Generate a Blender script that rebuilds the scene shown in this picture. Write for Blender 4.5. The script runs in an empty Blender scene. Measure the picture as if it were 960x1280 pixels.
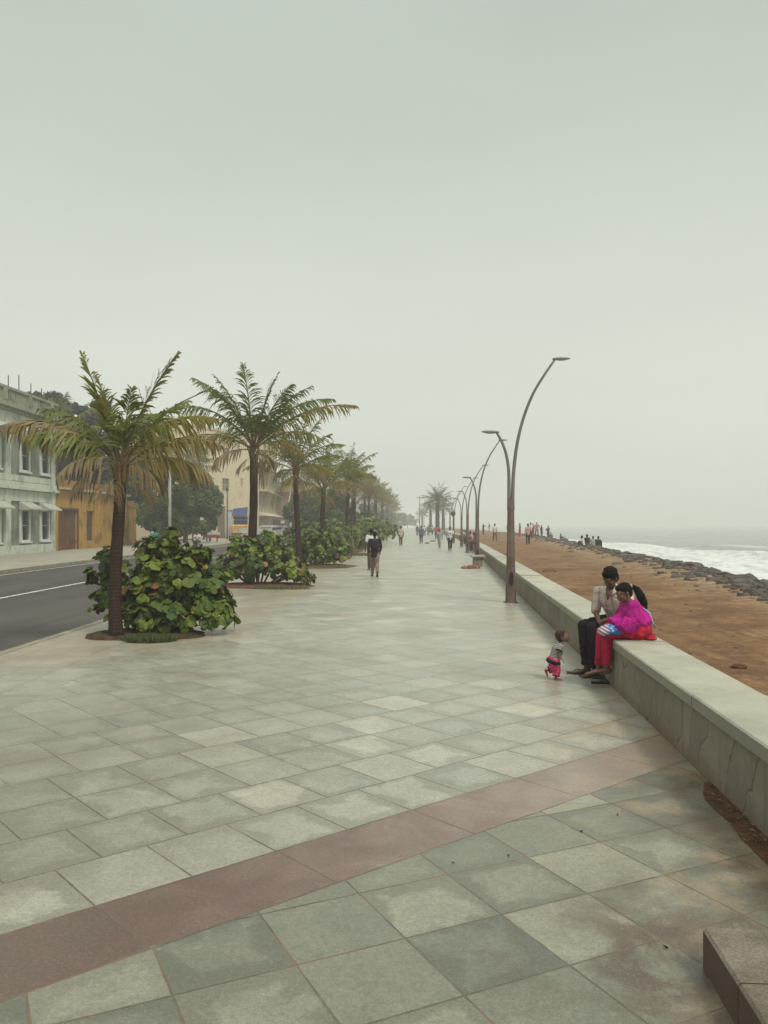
import bpy, bmesh, math, random
from mathutils import Vector, Matrix, noise as mnoise
R = math.radians
sc = bpy.context.scene
COL = sc.collection
H0 = 1.85
F = 1040.0
HZ = 656.0
random.seed(7)

# ---------------------------------------------------------------- helpers
def lerp(a, b, t): return a + (b - a) * t
def sm(a, b, x):
    t = max(0.0, min(1.0, (x - a) / (b - a)))
    return t * t * (3 - 2 * t)
def nz(x, y=0.0, z=0.0): return mnoise.noise(Vector((x, y, z)))
def PX(u, Y): return (u - 480.0) * Y / F
def PZ(v, Y): return H0 - (v - HZ) * Y / F
def GY(v, z=0.0): return F * (H0 - z) / (v - HZ)

def wall_x(Y):
    return 1.88 + .0765 * min(Y, 260) - .00025 * max(0.0, min(Y, 260) - 65) ** 2 + .03 * max(0, Y - 260)
def bush_x(Y): return -3.2 + .029 * Y
def palm_x(Y): return -4.8 + .030 * Y
def kerb_x(Y): return -5.9 + .028 * Y
SH = [(-20, 5.0), (8, 8.3), (23, 10.6), (35, 12.5), (61, 15.3), (100, 19), (143, 22), (200, 25), (300, 27), (420, 29), (700, 33)]
def shore_x(Y):
    for (a, xa), (b, xb) in zip(SH, SH[1:]):
        if Y <= b: return lerp(xa, xb, (Y - a) / (b - a))
    return SH[-1][1]
def sand_z(X, Y):
    w = wall_x(Y) + .6
    s = shore_x(Y)
    t = (X - w) / max(.1, (s - w))
    z = .10 + .26 * sm(35, 100, Y) + .12 * sm(.4, 1, t) + .05 * nz(X * .5, Y * .35, 3) + .02 * nz(X * 1.7, Y * 1.3, 9)
    if t > 1:
        z -= (X - s) * .75
    return max(z, -4.5)

# ---------------------------------------------------------------- mesh builder
class MB:
    def __init__(s):
        s.v = []; s.f = []; s.m = []; s.r = []
    def face(s, pts, mi=0, r=0.0):
        n = len(s.v); s.v.extend([tuple(p) for p in pts]); s.f.append(tuple(range(n, n + len(pts)))); s.m.append(mi); s.r.append(r)
    def box(s, x0, x1, y0, y1, z0, z1, mi=0, M=None, r=0.0):
        n = len(s.v)
        P = [(x0, y0, z0), (x1, y0, z0), (x1, y1, z0), (x0, y1, z0), (x0, y0, z1), (x1, y0, z1), (x1, y1, z1), (x0, y1, z1)]
        if M is not None: P = [tuple(M @ Vector(p)) for p in P]
        s.v.extend(P)
        for q in ((0, 3, 2, 1), (4, 5, 6, 7), (0, 1, 5, 4), (1, 2, 6, 5), (2, 3, 7, 6), (3, 0, 4, 7)):
            s.f.append(tuple(n + i for i in q)); s.m.append(mi); s.r.append(r)
    def tube(s, pts, rad, k=8, mi=0, cap=True, lat=None, r=0.0):
        """pts list of Vector, rad list of float or (ra, rb)"""
        pts = [Vector(p) for p in pts]
        n0 = len(s.v)
        prev = None
        for i, p in enumerate(pts):
            a = pts[max(0, i - 1)]; b = pts[min(len(pts) - 1, i + 1)]
            d = (b - a)
            d = d.normalized() if d.length > 1e-9 else Vector((0, 0, 1))
            if lat is not None: ref = Vector(lat)
            elif prev is not None: ref = prev
            else: ref = Vector((1, 0, 0)) if abs(d.x) < .9 else Vector((0, 1, 0))
            u = (ref - d * ref.dot(d))
            u = u.normalized() if u.length > 1e-6 else d.orthogonal().normalized()
            prev = u
            w = d.cross(u)
            ra, rb = rad[i] if isinstance(rad[i], (tuple, list)) else (rad[i], rad[i])
            for j in range(k):
                t = 2 * math.pi * j / k
                s.v.append(tuple(p + u * (ra * math.cos(t)) + w * (rb * math.sin(t))))
        for i in range(len(pts) - 1):
            for j in range(k):
                a = n0 + i * k + j; b = n0 + i * k + (j + 1) % k
                s.f.append((a, b, b + k, a + k)); s.m.append(mi); s.r.append(r)
        if cap:
            s.f.append(tuple(n0 + j for j in reversed(range(k)))); s.m.append(mi); s.r.append(r)
            e = n0 + (len(pts) - 1) * k
            s.f.append(tuple(e + j for j in range(k))); s.m.append(mi); s.r.append(r)
    def ball(s, c, rx, ry, rz, k=12, n=8, mi=0, M=None, r=0.0):
        c = Vector(c); n0 = len(s.v)
        def put(p): s.v.append(tuple(c + ((M @ p) if M is not None else p)))
        put(Vector((0, 0, -rz)))
        for i in range(1, n):
            ph = -math.pi / 2 + math.pi * i / n
            for j in range(k):
                t = 2 * math.pi * j / k
                put(Vector((rx * math.cos(ph) * math.cos(t), ry * math.cos(ph) * math.sin(t), rz * math.sin(ph))))
        put(Vector((0, 0, rz)))
        top = len(s.v) - 1
        for j in range(k):
            s.f.append((n0, n0 + 1 + (j + 1) % k, n0 + 1 + j)); s.m.append(mi); s.r.append(r)
            e = n0 + 1 + (n - 2) * k
            s.f.append((e + j, e + (j + 1) % k, top)); s.m.append(mi); s.r.append(r)
        for i in range(n - 2):
            for j in range(k):
                a = n0 + 1 + i * k + j; b = n0 + 1 + i * k + (j + 1) % k
                s.f.append((a, b, b + k, a + k)); s.m.append(mi); s.r.append(r)
    def mesh(s, name, mats, smooth=False):
        me = bpy.data.meshes.new(name)
        me.from_pydata(s.v, [], s.f)
        for m in mats: me.materials.append(m)
        if len(mats) > 1: me.polygons.foreach_set('material_index', s.m)
        if any(s.r):
            at = me.attributes.new('rnd', 'FLOAT', 'FACE'); at.data.foreach_set('value', s.r)
        if smooth: me.polygons.foreach_set('use_smooth', [True] * len(s.f))
        me.update()
        return me
    def build(s, name, mats, parent=None, smooth=False, bevel=0):
        if not isinstance(mats, (list, tuple)): mats = [mats]
        o = link(name, s.mesh(name, mats, smooth), parent)
        if bevel:
            b = o.modifiers.new('b', 'BEVEL'); b.width = bevel; b.segments = 2; b.limit_method = 'ANGLE'
        return o

def link(name, data, parent=None):
    o = bpy.data.objects.new(name, data); COL.objects.link(o)
    if parent is not None: o.parent = parent
    return o
def thing(name, label, cat, loc=(0, 0, 0), rz=0.0, group=None, kind=None):
    o = bpy.data.objects.new(name, None); COL.objects.link(o)
    o.location = loc; o.rotation_euler = (0, 0, rz); o.empty_display_size = .2
    return tag(o, label, cat, group, kind)
def tag(o, label=None, cat=None, group=None, kind=None):
    if label: o['label'] = label
    if cat: o['category'] = cat
    if group: o['group'] = group
    if kind: o['kind'] = kind
    return o
def dup(root, loc, rz=0.0, scale=1.0, label=None, group=None, mats=None):
    r = root.copy(); COL.objects.link(r); r.location = loc; r.rotation_euler = (0, 0, rz)
    r.scale = (scale,) * 3 if not isinstance(scale, tuple) else scale
    if label: r['label'] = label
    if group: r['group'] = group
    def rec(src, dst):
        for ch in list(src.children):
            c = ch.copy(); COL.objects.link(c); c.parent = dst
            rec(ch, c)
    rec(root, r)
    return r

# ---------------------------------------------------------------- materials
class NT:
    """small node helper"""
    def __init__(s, name):
        s.mat = bpy.data.materials.new(name); s.mat.use_nodes = True
        s.t = s.mat.node_tree; s.t.nodes.clear()
        s.out = s.t.nodes.new('ShaderNodeOutputMaterial')
        s.b = s.t.nodes.new('ShaderNodeBsdfPrincipled')
        s.t.links.new(s.b.outputs[0], s.out.inputs[0])
        s._pos = None
    def n(s, typ, **kw):
        nd = s.t.nodes.new(typ)
        for k, v in kw.items():
            if k.startswith('i_'): nd.inputs[int(k[2:])].default_value = v
            else: setattr(nd, k, v)
        return nd
    def l(s, a, b): s.t.links.new(a, b)
    def pos(s):
        if s._pos is None: s._pos = s.n('ShaderNodeTexCoord').outputs['Object']
        return s._pos
    def m(s, op, a, b=None, c=None, clamp=False):
        nd = s.n('ShaderNodeMath', operation=op, use_clamp=clamp)
        for i, x in enumerate((a, b, c)):
            if x is None: continue
            if isinstance(x, (int, float)): nd.inputs[i].default_value = x
            else: s.l(x, nd.inputs[i])
        return nd.outputs[0]
    def mix(s, fac, a, b, mode='MIX'):
        nd = s.n('ShaderNodeMix', data_type='RGBA', blend_type=mode)
        nd.clamp_factor = True
        for i, x in ((0, fac), (6, a), (7, b)):
            if isinstance(x, (int, float)): nd.inputs[i].default_value = x
            elif isinstance(x, (tuple, list)): nd.inputs[i].default_value = (*x, 1) if len(x) == 3 else x
            else: s.l(x, nd.inputs[i])
        return nd.outputs[2]
    def noise(s, scale, detail=4, rough=.6, vec=None, w=None, dist=0.0):
        nd = s.n('ShaderNodeTexNoise')
        nd.inputs['Scale'].default_value = scale; nd.inputs['Detail'].default_value = detail
        nd.inputs['Roughness'].default_value = rough; nd.inputs['Distortion'].default_value = dist
        s.l(vec if vec is not None else s.pos(), nd.inputs['Vector'])
        return nd
    def ramp(s, fac, stops):
        nd = s.n('ShaderNodeValToRGB')
        e = nd.color_ramp.elements
        while len(e) < len(stops): e.new(.5)
        for i, (p, c) in enumerate(stops):
            e[i].position = p
            e[i].color = (c, c, c, 1) if isinstance(c, (int, float)) else (*c, 1)
        s.l(fac, nd.inputs[0]); return nd.outputs[0]
    def range(s, x, a, b, c=0.0, d=1.0):
        nd = s.n('ShaderNodeMapRange', interpolation_type='SMOOTHSTEP')
        for i, q in ((1, a), (2, b), (3, c), (4, d)): nd.inputs[i].default_value = q
        s.l(x, nd.inputs[0]); return nd.outputs[0]
    def xyz(s, v=None):
        nd = s.n('ShaderNodeSeparateXYZ'); s.l(v if v is not None else s.pos(), nd.inputs[0]); return nd.outputs
    def comb(s, x, y, z=0.0):
        nd = s.n('ShaderNodeCombineXYZ')
        for i, q in enumerate((x, y, z)):
            if isinstance(q, (int, float)): nd.inputs[i].default_value = q
            else: s.l(q, nd.inputs[i])
        return nd.outputs[0]
    def vmul(s, v, k):
        nd = s.n('ShaderNodeVectorMath', operation='MULTIPLY'); s.l(v, nd.inputs[0]); nd.inputs[1].default_value = k; return nd.outputs[0]
    def attr(s, name='rnd'):
        nd = s.n('ShaderNodeAttribute'); nd.attribute_name = name; return nd.outputs['Fac']
    def bump(s, h, strength=.3, dist=.01):
        nd = s.n('ShaderNodeBump'); nd.inputs['Strength'].default_value = strength; nd.inputs['Distance'].default_value = dist
        s.l(h, nd.inputs['Height']); s.l(nd.outputs[0], s.b.inputs['Normal'])
    def fin(s, col, rough=.8, spec=.5, metal=0.0):
        if isinstance(col, (tuple, list)): s.b.inputs['Base Color'].default_value = (*col, 1)
        else: s.l(col, s.b.inputs['Base Color'])
        if isinstance(rough, (int, float)): s.b.inputs['Roughness'].default_value = rough
        else: s.l(rough, s.b.inputs['Roughness'])
        s.b.inputs['Specular IOR Level'].default_value = spec
        s.b.inputs['Metallic'].default_value = metal
        return s.mat

_mc = {}
def mat(name, col, rough=.8, var=.18, scale=6.0, bump=.0, spec=.35, metal=0.0):
    """plain surface with mottled colour"""
    if name in _mc: return _mc[name]
    t = NT(name)
    n = t.noise(scale, 5, .65)
    f = t.range(n.outputs[0], .3, .7)
    c = t.mix(f, tuple(x * (1 - var) for x in col), tuple(min(1, x * (1 + var)) for x in col))
    if bump: t.bump(n.outputs[0], bump, .02)
    _mc[name] = t.fin(c, rough, spec, metal)
    return _mc[name]

def m_paving():
    t = NT('granite_paving')
    x, y, z = t.xyz()
    def lin(a, b, c=0.0):  # a*x+b*y+c
        return t.m('ADD', t.m('MULTIPLY_ADD', x, a, c), t.m('MULTIPLY', y, b))
    wob = t.noise(1.3, 2, .5)
    n1 = lin(-.652, .758); t1 = lin(.758, .652)
    n2 = lin(-.438, .899); t2 = lin(.899, .438)
    rA = t.m('GREATER_THAN', n1, 3.974)
    rB = t.m('GREATER_THAN', n1, 3.416)
    edge = t.m('LESS_THAN', t.m('ADD', x, t.m('MULTIPLY', y, -.02)), -3.9)
    edge = t.m('MULTIPLY', edge, rA)
    def sel(f, a, b):  # f?b:a
        nd = t.n('ShaderNodeMix', data_type='FLOAT')
        for i, q in ((0, f), (2, a), (3, b)):
            if isinstance(q, (int, float)): nd.inputs[i].default_value = q
            else: t.l(q, nd.inputs[i])
        return nd.outputs[0]
    gA_v = t.m('DIVIDE', t.m('SUBTRACT', n1, 3.974), .557)
    rowoff = t.n('ShaderNodeTexWhiteNoise', noise_dimensions='1D'); t.l(t.m('FLOOR', gA_v), rowoff.inputs['W'])
    gA_u = t.m('ADD', t.m('DIVIDE', t.m('SUBTRACT', t1, .27), .52), t.m('MULTIPLY', t.m('GREATER_THAN', rowoff.outputs[0], .55), .5))
    gM_u = t.m('DIVIDE', t.m('SUBTRACT', t1, 2.618), 1.04); gM_v = t.m('DIVIDE', t.m('SUBTRACT', n1, 3.416), .5581)
    gB_u = t.m('DIVIDE', t.m('SUBTRACT', t2, 2.23), .515); gB_v = t.m('DIVIDE', t.m('SUBTRACT', n2, 2.80), .505)
    gE_u = t.m('DIVIDE', t.m('ADD', t.m('ADD', x, t.m('MULTIPLY', y, -.02)), 3.9), .48); gE_v = t.m('DIVIDE', y, .9)
    u = sel(rB, gB_u, sel(rA, gM_u, sel(edge, gA_u, gE_u)))
    v = sel(rB, gB_v, sel(rA, gM_v, sel(edge, gA_v, gE_v)))
    rid = t.m('ADD', t.m('ADD', rA, rB), t.m('MULTIPLY', edge, 2))
    fu = t.m('FRACT', u); fv = t.m('FRACT', v)
    du = t.m('MULTIPLY', t.m('MINIMUM', fu, t.m('SUBTRACT', 1, fu)), sel(t.m('SUBTRACT', rB, rA), .52, 1.04))
    dv = t.m('MULTIPLY', t.m('MINIMUM', fv, t.m('SUBTRACT', 1, fv)), .54)
    d = t.m('MINIMUM', du, dv)
    d = t.m('ADD', d, t.m('MULTIPLY', t.m('SUBTRACT', t.noise(14, 4, .7).outputs[0], .5), .011))
    dn = t.m('ABSOLUTE', t.m('SUBTRACT', n1, 3.416)); dn = t.m('MINIMUM', dn, t.m('ABSOLUTE', t.m('SUBTRACT', n1, 3.974)))
    d = t.m('MINIMUM', d, dn)
    cell = t.comb(t.m('FLOOR', u), t.m('FLOOR', v), rid)
    wn = t.n('ShaderNodeTexWhiteNoise', noise_dimensions='3D'); t.l(cell, wn.inputs['Vector'])
    wcol = t.n('ShaderNodeSeparateColor'); t.l(wn.outputs['Color'], wcol.inputs[0])
    r1, r2, r3 = wcol.outputs
    # vein coordinates shifted per tile
    off = t.n('ShaderNodeVectorMath', operation='MULTIPLY_ADD'); t.l(wn.outputs['Color'], off.inputs[0]); off.inputs[1].default_value = (17, 23, 11); t.l(t.pos(), off.inputs[2])
    vein = t.noise(4.2, 8, .72, off.outputs[0], dist=.45)
    veinS = t.range(vein.outputs[0], .36, .64)
    speck = t.noise(85, 4, .85)
    sp2_ = t.noise(45, 4, .9); speckS = t.range(t.m('ADD', t.m('MULTIPLY', speck.outputs[0], .5), t.m('MULTIPLY', sp2_.outputs[0], .5)), .36, .64)
    fleck = t.range(t.noise(62, 4, .95).outputs[0], .57, .63)
    blot = t.noise(.55, 6, .62)
    blot2 = t.noise(2.1, 7, .66, dist=.6)
    base = t.ramp(r1, [(0, (.300, .297, .250)), (.3, (.318, .315, .265)), (.6, (.335, .331, .278)), (.88, (.352, .347, .290)), (.96, (.42, .41, .34)), (1, (.45, .44, .36))])
    base = t.mix(t.m('MULTIPLY', t.range(r2, .4, 1), .5), base, (.250, .272, .235))
    base = t.mix(t.m('MULTIPLY', t.m('GREATER_THAN', r3, .86), .22), base, (.34, .30, .215))
    base = t.mix(veinS, t.mix(1.0, base, (.88, .895, .88), 'MULTIPLY'), t.mix(1.0, base, (1.08, 1.075, 1.06), 'MULTIPLY'))
    g2 = t.noise(24, 5, .75); base = t.mix(1.0, base, t.mix(t.range(g2.outputs[0], .32, .68), (.86, .86, .86), (1.13, 1.13, 1.13)), 'MULTIPLY')
    # light worn centre / darker edges
    wear = t.range(t.m('ADD', t.m('SUBTRACT', d, .075), t.m('MULTIPLY', t.m('SUBTRACT', blot2.outputs[0], .5), .6)), -.03, .035)
    wearamt = t.m('MULTIPLY', t.m('MULTIPLY', t.m('SUBTRACT', 1, wear), .62), t.m('MULTIPLY', t.range(r2, .1, .5), t.range(y, 11, 4, .22, 1)))
    base = t.mix(wearamt, base, (.155, .155, .12))
    # red band
    red = t.mix(r1, (.092, .042, .035), (.122, .060, .050))
    red = t.mix(veinS, t.mix(1.0, red, (.93, .93, .93), 'MULTIPLY'), t.mix(1.0, red, (1.07, 1.07, 1.07), 'MULTIPLY'))
    isred = t.m('SUBTRACT', rB, rA)
    # dusted right half of the band
    red = t.mix(t.m('MULTIPLY', t.range(t.m('ADD', x, t.m('MULTIPLY', t.m('SUBTRACT', blot2.outputs[0], .5), 2.5)), -1.4, 2.2), .82), red, (.29, .245, .20))
    red = t.mix(1.0, red, t.mix(t.range(blot2.outputs[0], .35, .65), (.92, .92, .92), (1.08, 1.08, 1.08)), 'MULTIPLY')
    col = t.mix(isred, base, red)
    # front field: slightly darker granite, darkened further by painted lens vignette
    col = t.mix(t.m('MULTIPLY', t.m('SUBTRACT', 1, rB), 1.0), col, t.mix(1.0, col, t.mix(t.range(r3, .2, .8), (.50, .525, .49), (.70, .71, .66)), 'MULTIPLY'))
    # overall dirt, weighted leftwards to paint lens vignette into the colour
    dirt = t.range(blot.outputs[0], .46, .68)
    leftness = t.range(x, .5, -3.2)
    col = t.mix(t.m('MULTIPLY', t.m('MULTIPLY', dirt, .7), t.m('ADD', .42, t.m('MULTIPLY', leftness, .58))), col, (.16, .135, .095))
    grime_vignette = t.m('MULTIPLY', t.m('MULTIPLY', t.range(x, 1.2, -3.0), t.range(y, 13, 7)), t.range(t.noise(.8, 6, .65).outputs[0], .25, .6, .45, 1))  # vignette darkening painted over the near left, mixed with roadside grime
    col = t.mix(t.m('MULTIPLY', grime_vignette, .45), col, (.14, .13, .095))
    # fine scratches, lighter chalky smears
    sm_ = t.noise(1.6, 8, .75, dist=1.2)
    col = t.mix(t.m('MULTIPLY', t.range(sm_.outputs[0], .60, .70), .28), col, (.50, .50, .40))
    # rust soil washed from the strip at the wall foot and round the step block
    wx = t.m('SUBTRACT', t.m('SUBTRACT', t.m('MULTIPLY_ADD', y, .0765, 1.88), x), 0.0)
    near = t.m('MULTIPLY', t.range(wx, 1.0, .1), t.range(y, 7.5, 5.2))
    near2 = t.range(t.m('ADD', t.m('ABSOLUTE', t.m('SUBTRACT', x, 1.25)), t.m('MULTIPLY', t.m('ABSOLUTE', t.m('SUBTRACT', y, 3.55)), 1.0)), 1.3, .2)
    st = t.m('MULTIPLY', t.m('MAXIMUM', near, near2), t.range(blot2.outputs[0], .36, .56))
    col = t.mix(t.m('MULTIPLY', st, .85), col, (.075, .046, .030))
    wallfoot = t.m('MULTIPLY', t.range(wx, .4, .0), t.range(blot2.outputs[0], .35, .6))
    col = t.mix(t.m('MULTIPLY', wallfoot, .5), col, (.24, .17, .115))
    yel = t.m('MULTIPLY', t.range(wx, 1.6, .4), t.range(t.noise(1.7, 5, .6).outputs[0], .48, .66))
    col = t.mix(t.m('MULTIPLY', yel, .55), col, (.33, .255, .15))
    # sandy soil spilt by the planting beds
    bx = t.m('SUBTRACT', x, t.m('MULTIPLY_ADD', y, .029, -3.25))
    sp = t.m('MULTIPLY', t.m('MULTIPLY', t.range(bx, 1.0, -.1), t.range(y, 11.5, 13.3)), t.range(blot2.outputs[0], .40, .60))
    sp2 = t.m('MULTIPLY', t.m('MULTIPLY', t.range(x, -3.6, -4.6), t.range(y, 10.2, 12)), t.range(blot2.outputs[0], .35, .58))
    col = t.mix(t.m('MULTIPLY', t.m('MAXIMUM', sp, sp2), .65), col, (.30, .215, .13))
    col = t.mix(1.0, col, t.mix(speckS, (.72, .72, .72), (1.28, 1.28, 1.28)), 'MULTIPLY')
    col = t.mix(t.m('MULTIPLY', fleck, .22), col, (.62, .60, .52))
    # joints
    jw = t.m('MULTIPLY_ADD', t.noise(6, 4, .7).outputs[0], .010, .0008)
    j = t.m('LESS_THAN', d, jw)
    jc = t.mix(t.range(t.noise(1.9, 3, .5).outputs[0], .45, .6), (.085, .068, .050), (.150, .095, .060))
    jv = t.m('MULTIPLY', j, t.range(t.noise(2.6, 4, .6).outputs[0], .30, .5, .25, 1))
    col = t.mix(t.m('MULTIPLY', jv, t.range(y, 14, 4, .45, .9)), col, jc)
    h = t.m('ADD', t.m('MULTIPLY', t.range(d, 0, .009), .6), t.m('ADD', t.m('MULTIPLY', r2, .25), t.m('MULTIPLY', t.m('ADD', speck.outputs[0], t.m('MULTIPLY', vein.outputs[0], 2)), .12)))
    t.bump(h, .35, .008)
    rough = t.m('ADD', .27, t.m('MULTIPLY', t.m('ADD', veinS, t.m('ADD', dirt, r3)), .09))
    return t.fin(col, rough, .6)

def m_asphalt():
    t = NT('asphalt')
    a = t.noise(.35, 5, .6, vec=t.vmul(t.pos(), (1, .25, 1))); b = t.noise(60, 3, .7)
    c = t.mix(t.range(a.outputs[0], .35, .65), (.045, .041, .038), (.078, .070, .064))
    c = t.mix(1.0, c, t.mix(b.outputs[0], (.7, .7, .7), (1.3, 1.3, 1.3)), 'MULTIPLY')
    p = t.noise(.8, 6, .7)
    c = t.mix(t.m('MULTIPLY', t.range(p.outputs[0], .55, .7), .35), c, (.14, .115, .085))
    wt = t.noise(.5, 5, .7, vec=t.vmul(t.pos(), (2.4, .12, 1))); c = t.mix(t.m('MULTIPLY', t.range(wt.outputs[0], .5, .66), .5), c, (.030, .027, .025))
    t.bump(b.outputs[0], .3, .01)
    return t.fin(c, .75, .3)

def m_paint_line():
    t = NT('road_paint')
    a = t.noise(9, 5, .7)
    return t.fin(t.mix(t.range(a.outputs[0], .36, .56), (.16, .15, .13), (.62, .62, .58)), .7)

def m_sand():
    t = NT('red_sand')
    x, y, z = t.xyz()
    st = t.noise(.55, 7, .66, vec=t.vmul(t.pos(), (.9, 1.1, 1)), dist=.6)
    b = t.noise(3.4, 6, .7)
    g = t.noise(38, 3, .7)
    c = t.ramp(st.outputs[0], [(.30, (.115, .060, .032)), (.42, (.18, .100, .048)), (.54, (.23, .134, .064)), (.70, (.32, .21, .115))])
    tr = t.noise(.9, 6, .7, vec=t.vmul(t.pos(), (2.2, .35, 1)), dist=.8)
    c = t.mix(t.m('MULTIPLY', t.range(tr.outputs[0], .5, .60), .65), c, (.15, .085, .048))
    sx = t.m('SUBTRACT', x, t.m('MULTIPLY_ADD', y, .105, 8.1))
    c = t.mix(t.m('MULTIPLY', t.m('MULTIPLY', t.range(sx, -3.2, -1.2), t.range(b.outputs[0], .4, .6)), .6), c, (.42, .33, .22))
    c = t.mix(t.m('MULTIPLY', t.range(b.outputs[0], .55, .7), .45), c, (.46, .33, .21))
    c = t.mix(t.m('MULTIPLY', t.range(b.outputs[0], .44, .32), .35), c, (.14, .085, .055))
    c = t.mix(1.0, c, t.mix(g.outputs[0], (.72, .72, .72), (1.28, 1.28, 1.28)), 'MULTIPLY')
    fp = t.noise(6.5, 4, .7); c = t.mix(t.m('MULTIPLY', t.range(fp.outputs[0], .53, .64), .5), c, (.09, .05, .03))
    t.bump(t.m('ADD', t.m('ADD', b.outputs[0], fp.outputs[0]), t.m('MULTIPLY', g.outputs[0], .25)), .9, .10)
    return t.fin(c, .95, .15)

def m_sea():
    t = NT('sea_water')
    x, y, z = t.xyz()
    far = t.noise(.09, 6, .65, vec=t.vmul(t.pos(), (1.6, .35, 1)))
    n = t.noise(.42, 7, .68, vec=t.vmul(t.pos(), (1.5, .55, 1)), dist=.8)
    fine = t.noise(2.0, 5, .7, vec=t.vmul(t.pos(), (1.3, .7, 1)))
    w = t.m('ADD', t.m('SUBTRACT', x, 46), t.m('MULTIPLY', t.m('SUBTRACT', far.outputs[0], .5), -26))
    zone = t.range(w, 5, -5)
    foam = t.range(t.m('ADD', n.outputs[0], t.m('MULTIPLY', zone, .42)), .60, .78)
    st = t.range(n.outputs[0], .60, .70)
    streak = t.m('MULTIPLY', st, t.range(x, 120, 50, .0, .5))
    hz = t.range(z, -1.75, -1.2)
    foam = t.m('MAXIMUM', t.m('MAXIMUM', foam, streak), hz)
    foam = t.m('MULTIPLY', foam, t.range(fine.outputs[0], .22, .46, .72, 1))
    water = t.mix(t.range(far.outputs[0], .35, .65), (.115, .150, .130), (.165, .195, .165))
    lace = t.noise(.9, 8, .75, vec=t.vmul(t.pos(), (1.6, .55, 1)), dist=.5)
    c = t.mix(foam, water, t.mix(t.range(lace.outputs[0], .36, .58), (.38, .42, .40), (.66, .69, .66)))
    t.bump(t.m('ADD', n.outputs[0], t.m('MULTIPLY', fine.outputs[0], .3)), .4, .2)
    return t.fin(c, t.m('MULTIPLY_ADD', foam, .5, .25), .5)

def m_wallface():
    t = NT('rendered_wall')
    x, y, z = t.xyz()
    a = t.noise(1.1, 6, .65); b = t.noise(14, 5, .7)
    # slabs of stone cladding: joints leaning, about 0.45 m apart
    wv = t.noise(.8, 2, .5, vec=t.vmul(t.pos(), (1, 1, .0)))
    wv2 = t.noise(2.2, 3, .6)
    s = t.m('ADD', y, t.m('ADD', t.m('MULTIPLY', z, .55), t.m('ADD', t.m('MULTIPLY', wv.outputs[0], 1.6), t.m('MULTIPLY', wv2.outputs[0], .42))))
    q = t.m('DIVIDE', s, .40)
    fr = t.m('FRACT', q); dd = t.m('MINIMUM', fr, t.m('SUBTRACT', 1, fr))
    wn = t.n('ShaderNodeTexWhiteNoise', noise_dimensions='1D'); t.l(t.m('FLOOR', q), wn.inputs['W'])
    c = t.mix(wn.outputs[0], (.20, .178, .142), (.25, .222, .178))
    c = t.mix(t.range(a.outputs[0], .35, .65), t.mix(1.0, c, (.78, .76, .74), 'MULTIPLY'), c)
    streak = t.noise(7, 4, .6, vec=t.vmul(t.pos(), (1, 1, .08)))
    c = t.mix(t.m('MULTIPLY', t.range(streak.outputs[0], .5, .68), .45), c, (.13, .11, .078))
    c = t.mix(t.m('MULTIPLY', t.range(z, .16, .0), .5), c, (.17, .115, .075))
    c = t.mix(1.0, c, t.mix(b.outputs[0], (.8, .8, .8), (1.2, 1.2, 1.2)), 'MULTIPLY')
    jm = t.m('MULTIPLY', t.m('MULTIPLY', t.m('LESS_THAN', dd, .020), t.range(wn.outputs[0], .05, .25)), t.range(t.noise(4, 3, .6).outputs[0], .30, .46))
    c = t.mix(t.m('MULTIPLY', jm, .6), c, (.075, .062, .048))
    h = t.m('ADD', t.m('MULTIPLY', t.range(dd, 0, .05), .5), t.m('ADD', t.m('MULTIPLY', wn.outputs[0], .5), t.m('MULTIPLY', b.outputs[0], .6)))
    t.bump(h, .6, .02)
    return t.fin(c, .85, .25)

def m_coping():
    t = NT('coping_stone')
    a = t.noise(1.6, 6, .65); b = t.noise(110, 3, .75); d = t.noise(.35, 4, .6)
    c = t.mix(t.range(a.outputs[0], .35, .65), (.325, .325, .26), (.405, .40, .325))
    c = t.mix(t.m('MULTIPLY', t.range(d.outputs[0], .5, .7), .4), c, (.36, .31, .22))
    r = t.attr()
    c = t.mix(1.0, c, t.mix(r, (.9, .9, .9), (1.08, 1.08, 1.06)), 'MULTIPLY')
    c = t.mix(1.0, c, t.mix(t.range(b.outputs[0], .3, .7), (.80, .80, .80), (1.18, 1.18, 1.18)), 'MULTIPLY')
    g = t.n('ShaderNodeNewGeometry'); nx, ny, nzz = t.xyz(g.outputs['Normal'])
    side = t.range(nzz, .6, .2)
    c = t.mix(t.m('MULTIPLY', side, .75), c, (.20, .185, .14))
    gr = t.noise(2.4, 6, .7); c = t.mix(t.m('MULTIPLY', t.range(gr.outputs[0], .52, .66), .35), c, (.20, .175, .13))
    t.bump(t.m('ADD', a.outputs[0], t.m('MULTIPLY', b.outputs[0], .3)), .35, .01)
    return t.fin(c, .6, .35)

def m_step():
    t = NT('rough_step_stone')
    a = t.noise(3, 6, .7); b = t.noise(120, 3, .8)
    c = t.mix(t.range(a.outputs[0], .35, .65), (.125, .108, .085), (.20, .178, .14))
    c = t.mix(1.0, c, t.mix(t.range(b.outputs[0], .3, .7), (.65, .65, .65), (1.35, 1.35, 1.35)), 'MULTIPLY')
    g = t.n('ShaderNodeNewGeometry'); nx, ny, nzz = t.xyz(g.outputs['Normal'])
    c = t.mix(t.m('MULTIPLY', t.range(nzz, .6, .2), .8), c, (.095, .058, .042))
    t.bump(t.m('ADD', a.outputs[0], b.outputs[0]), .5, .008)
    return t.fin(c, .8, .25)

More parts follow.
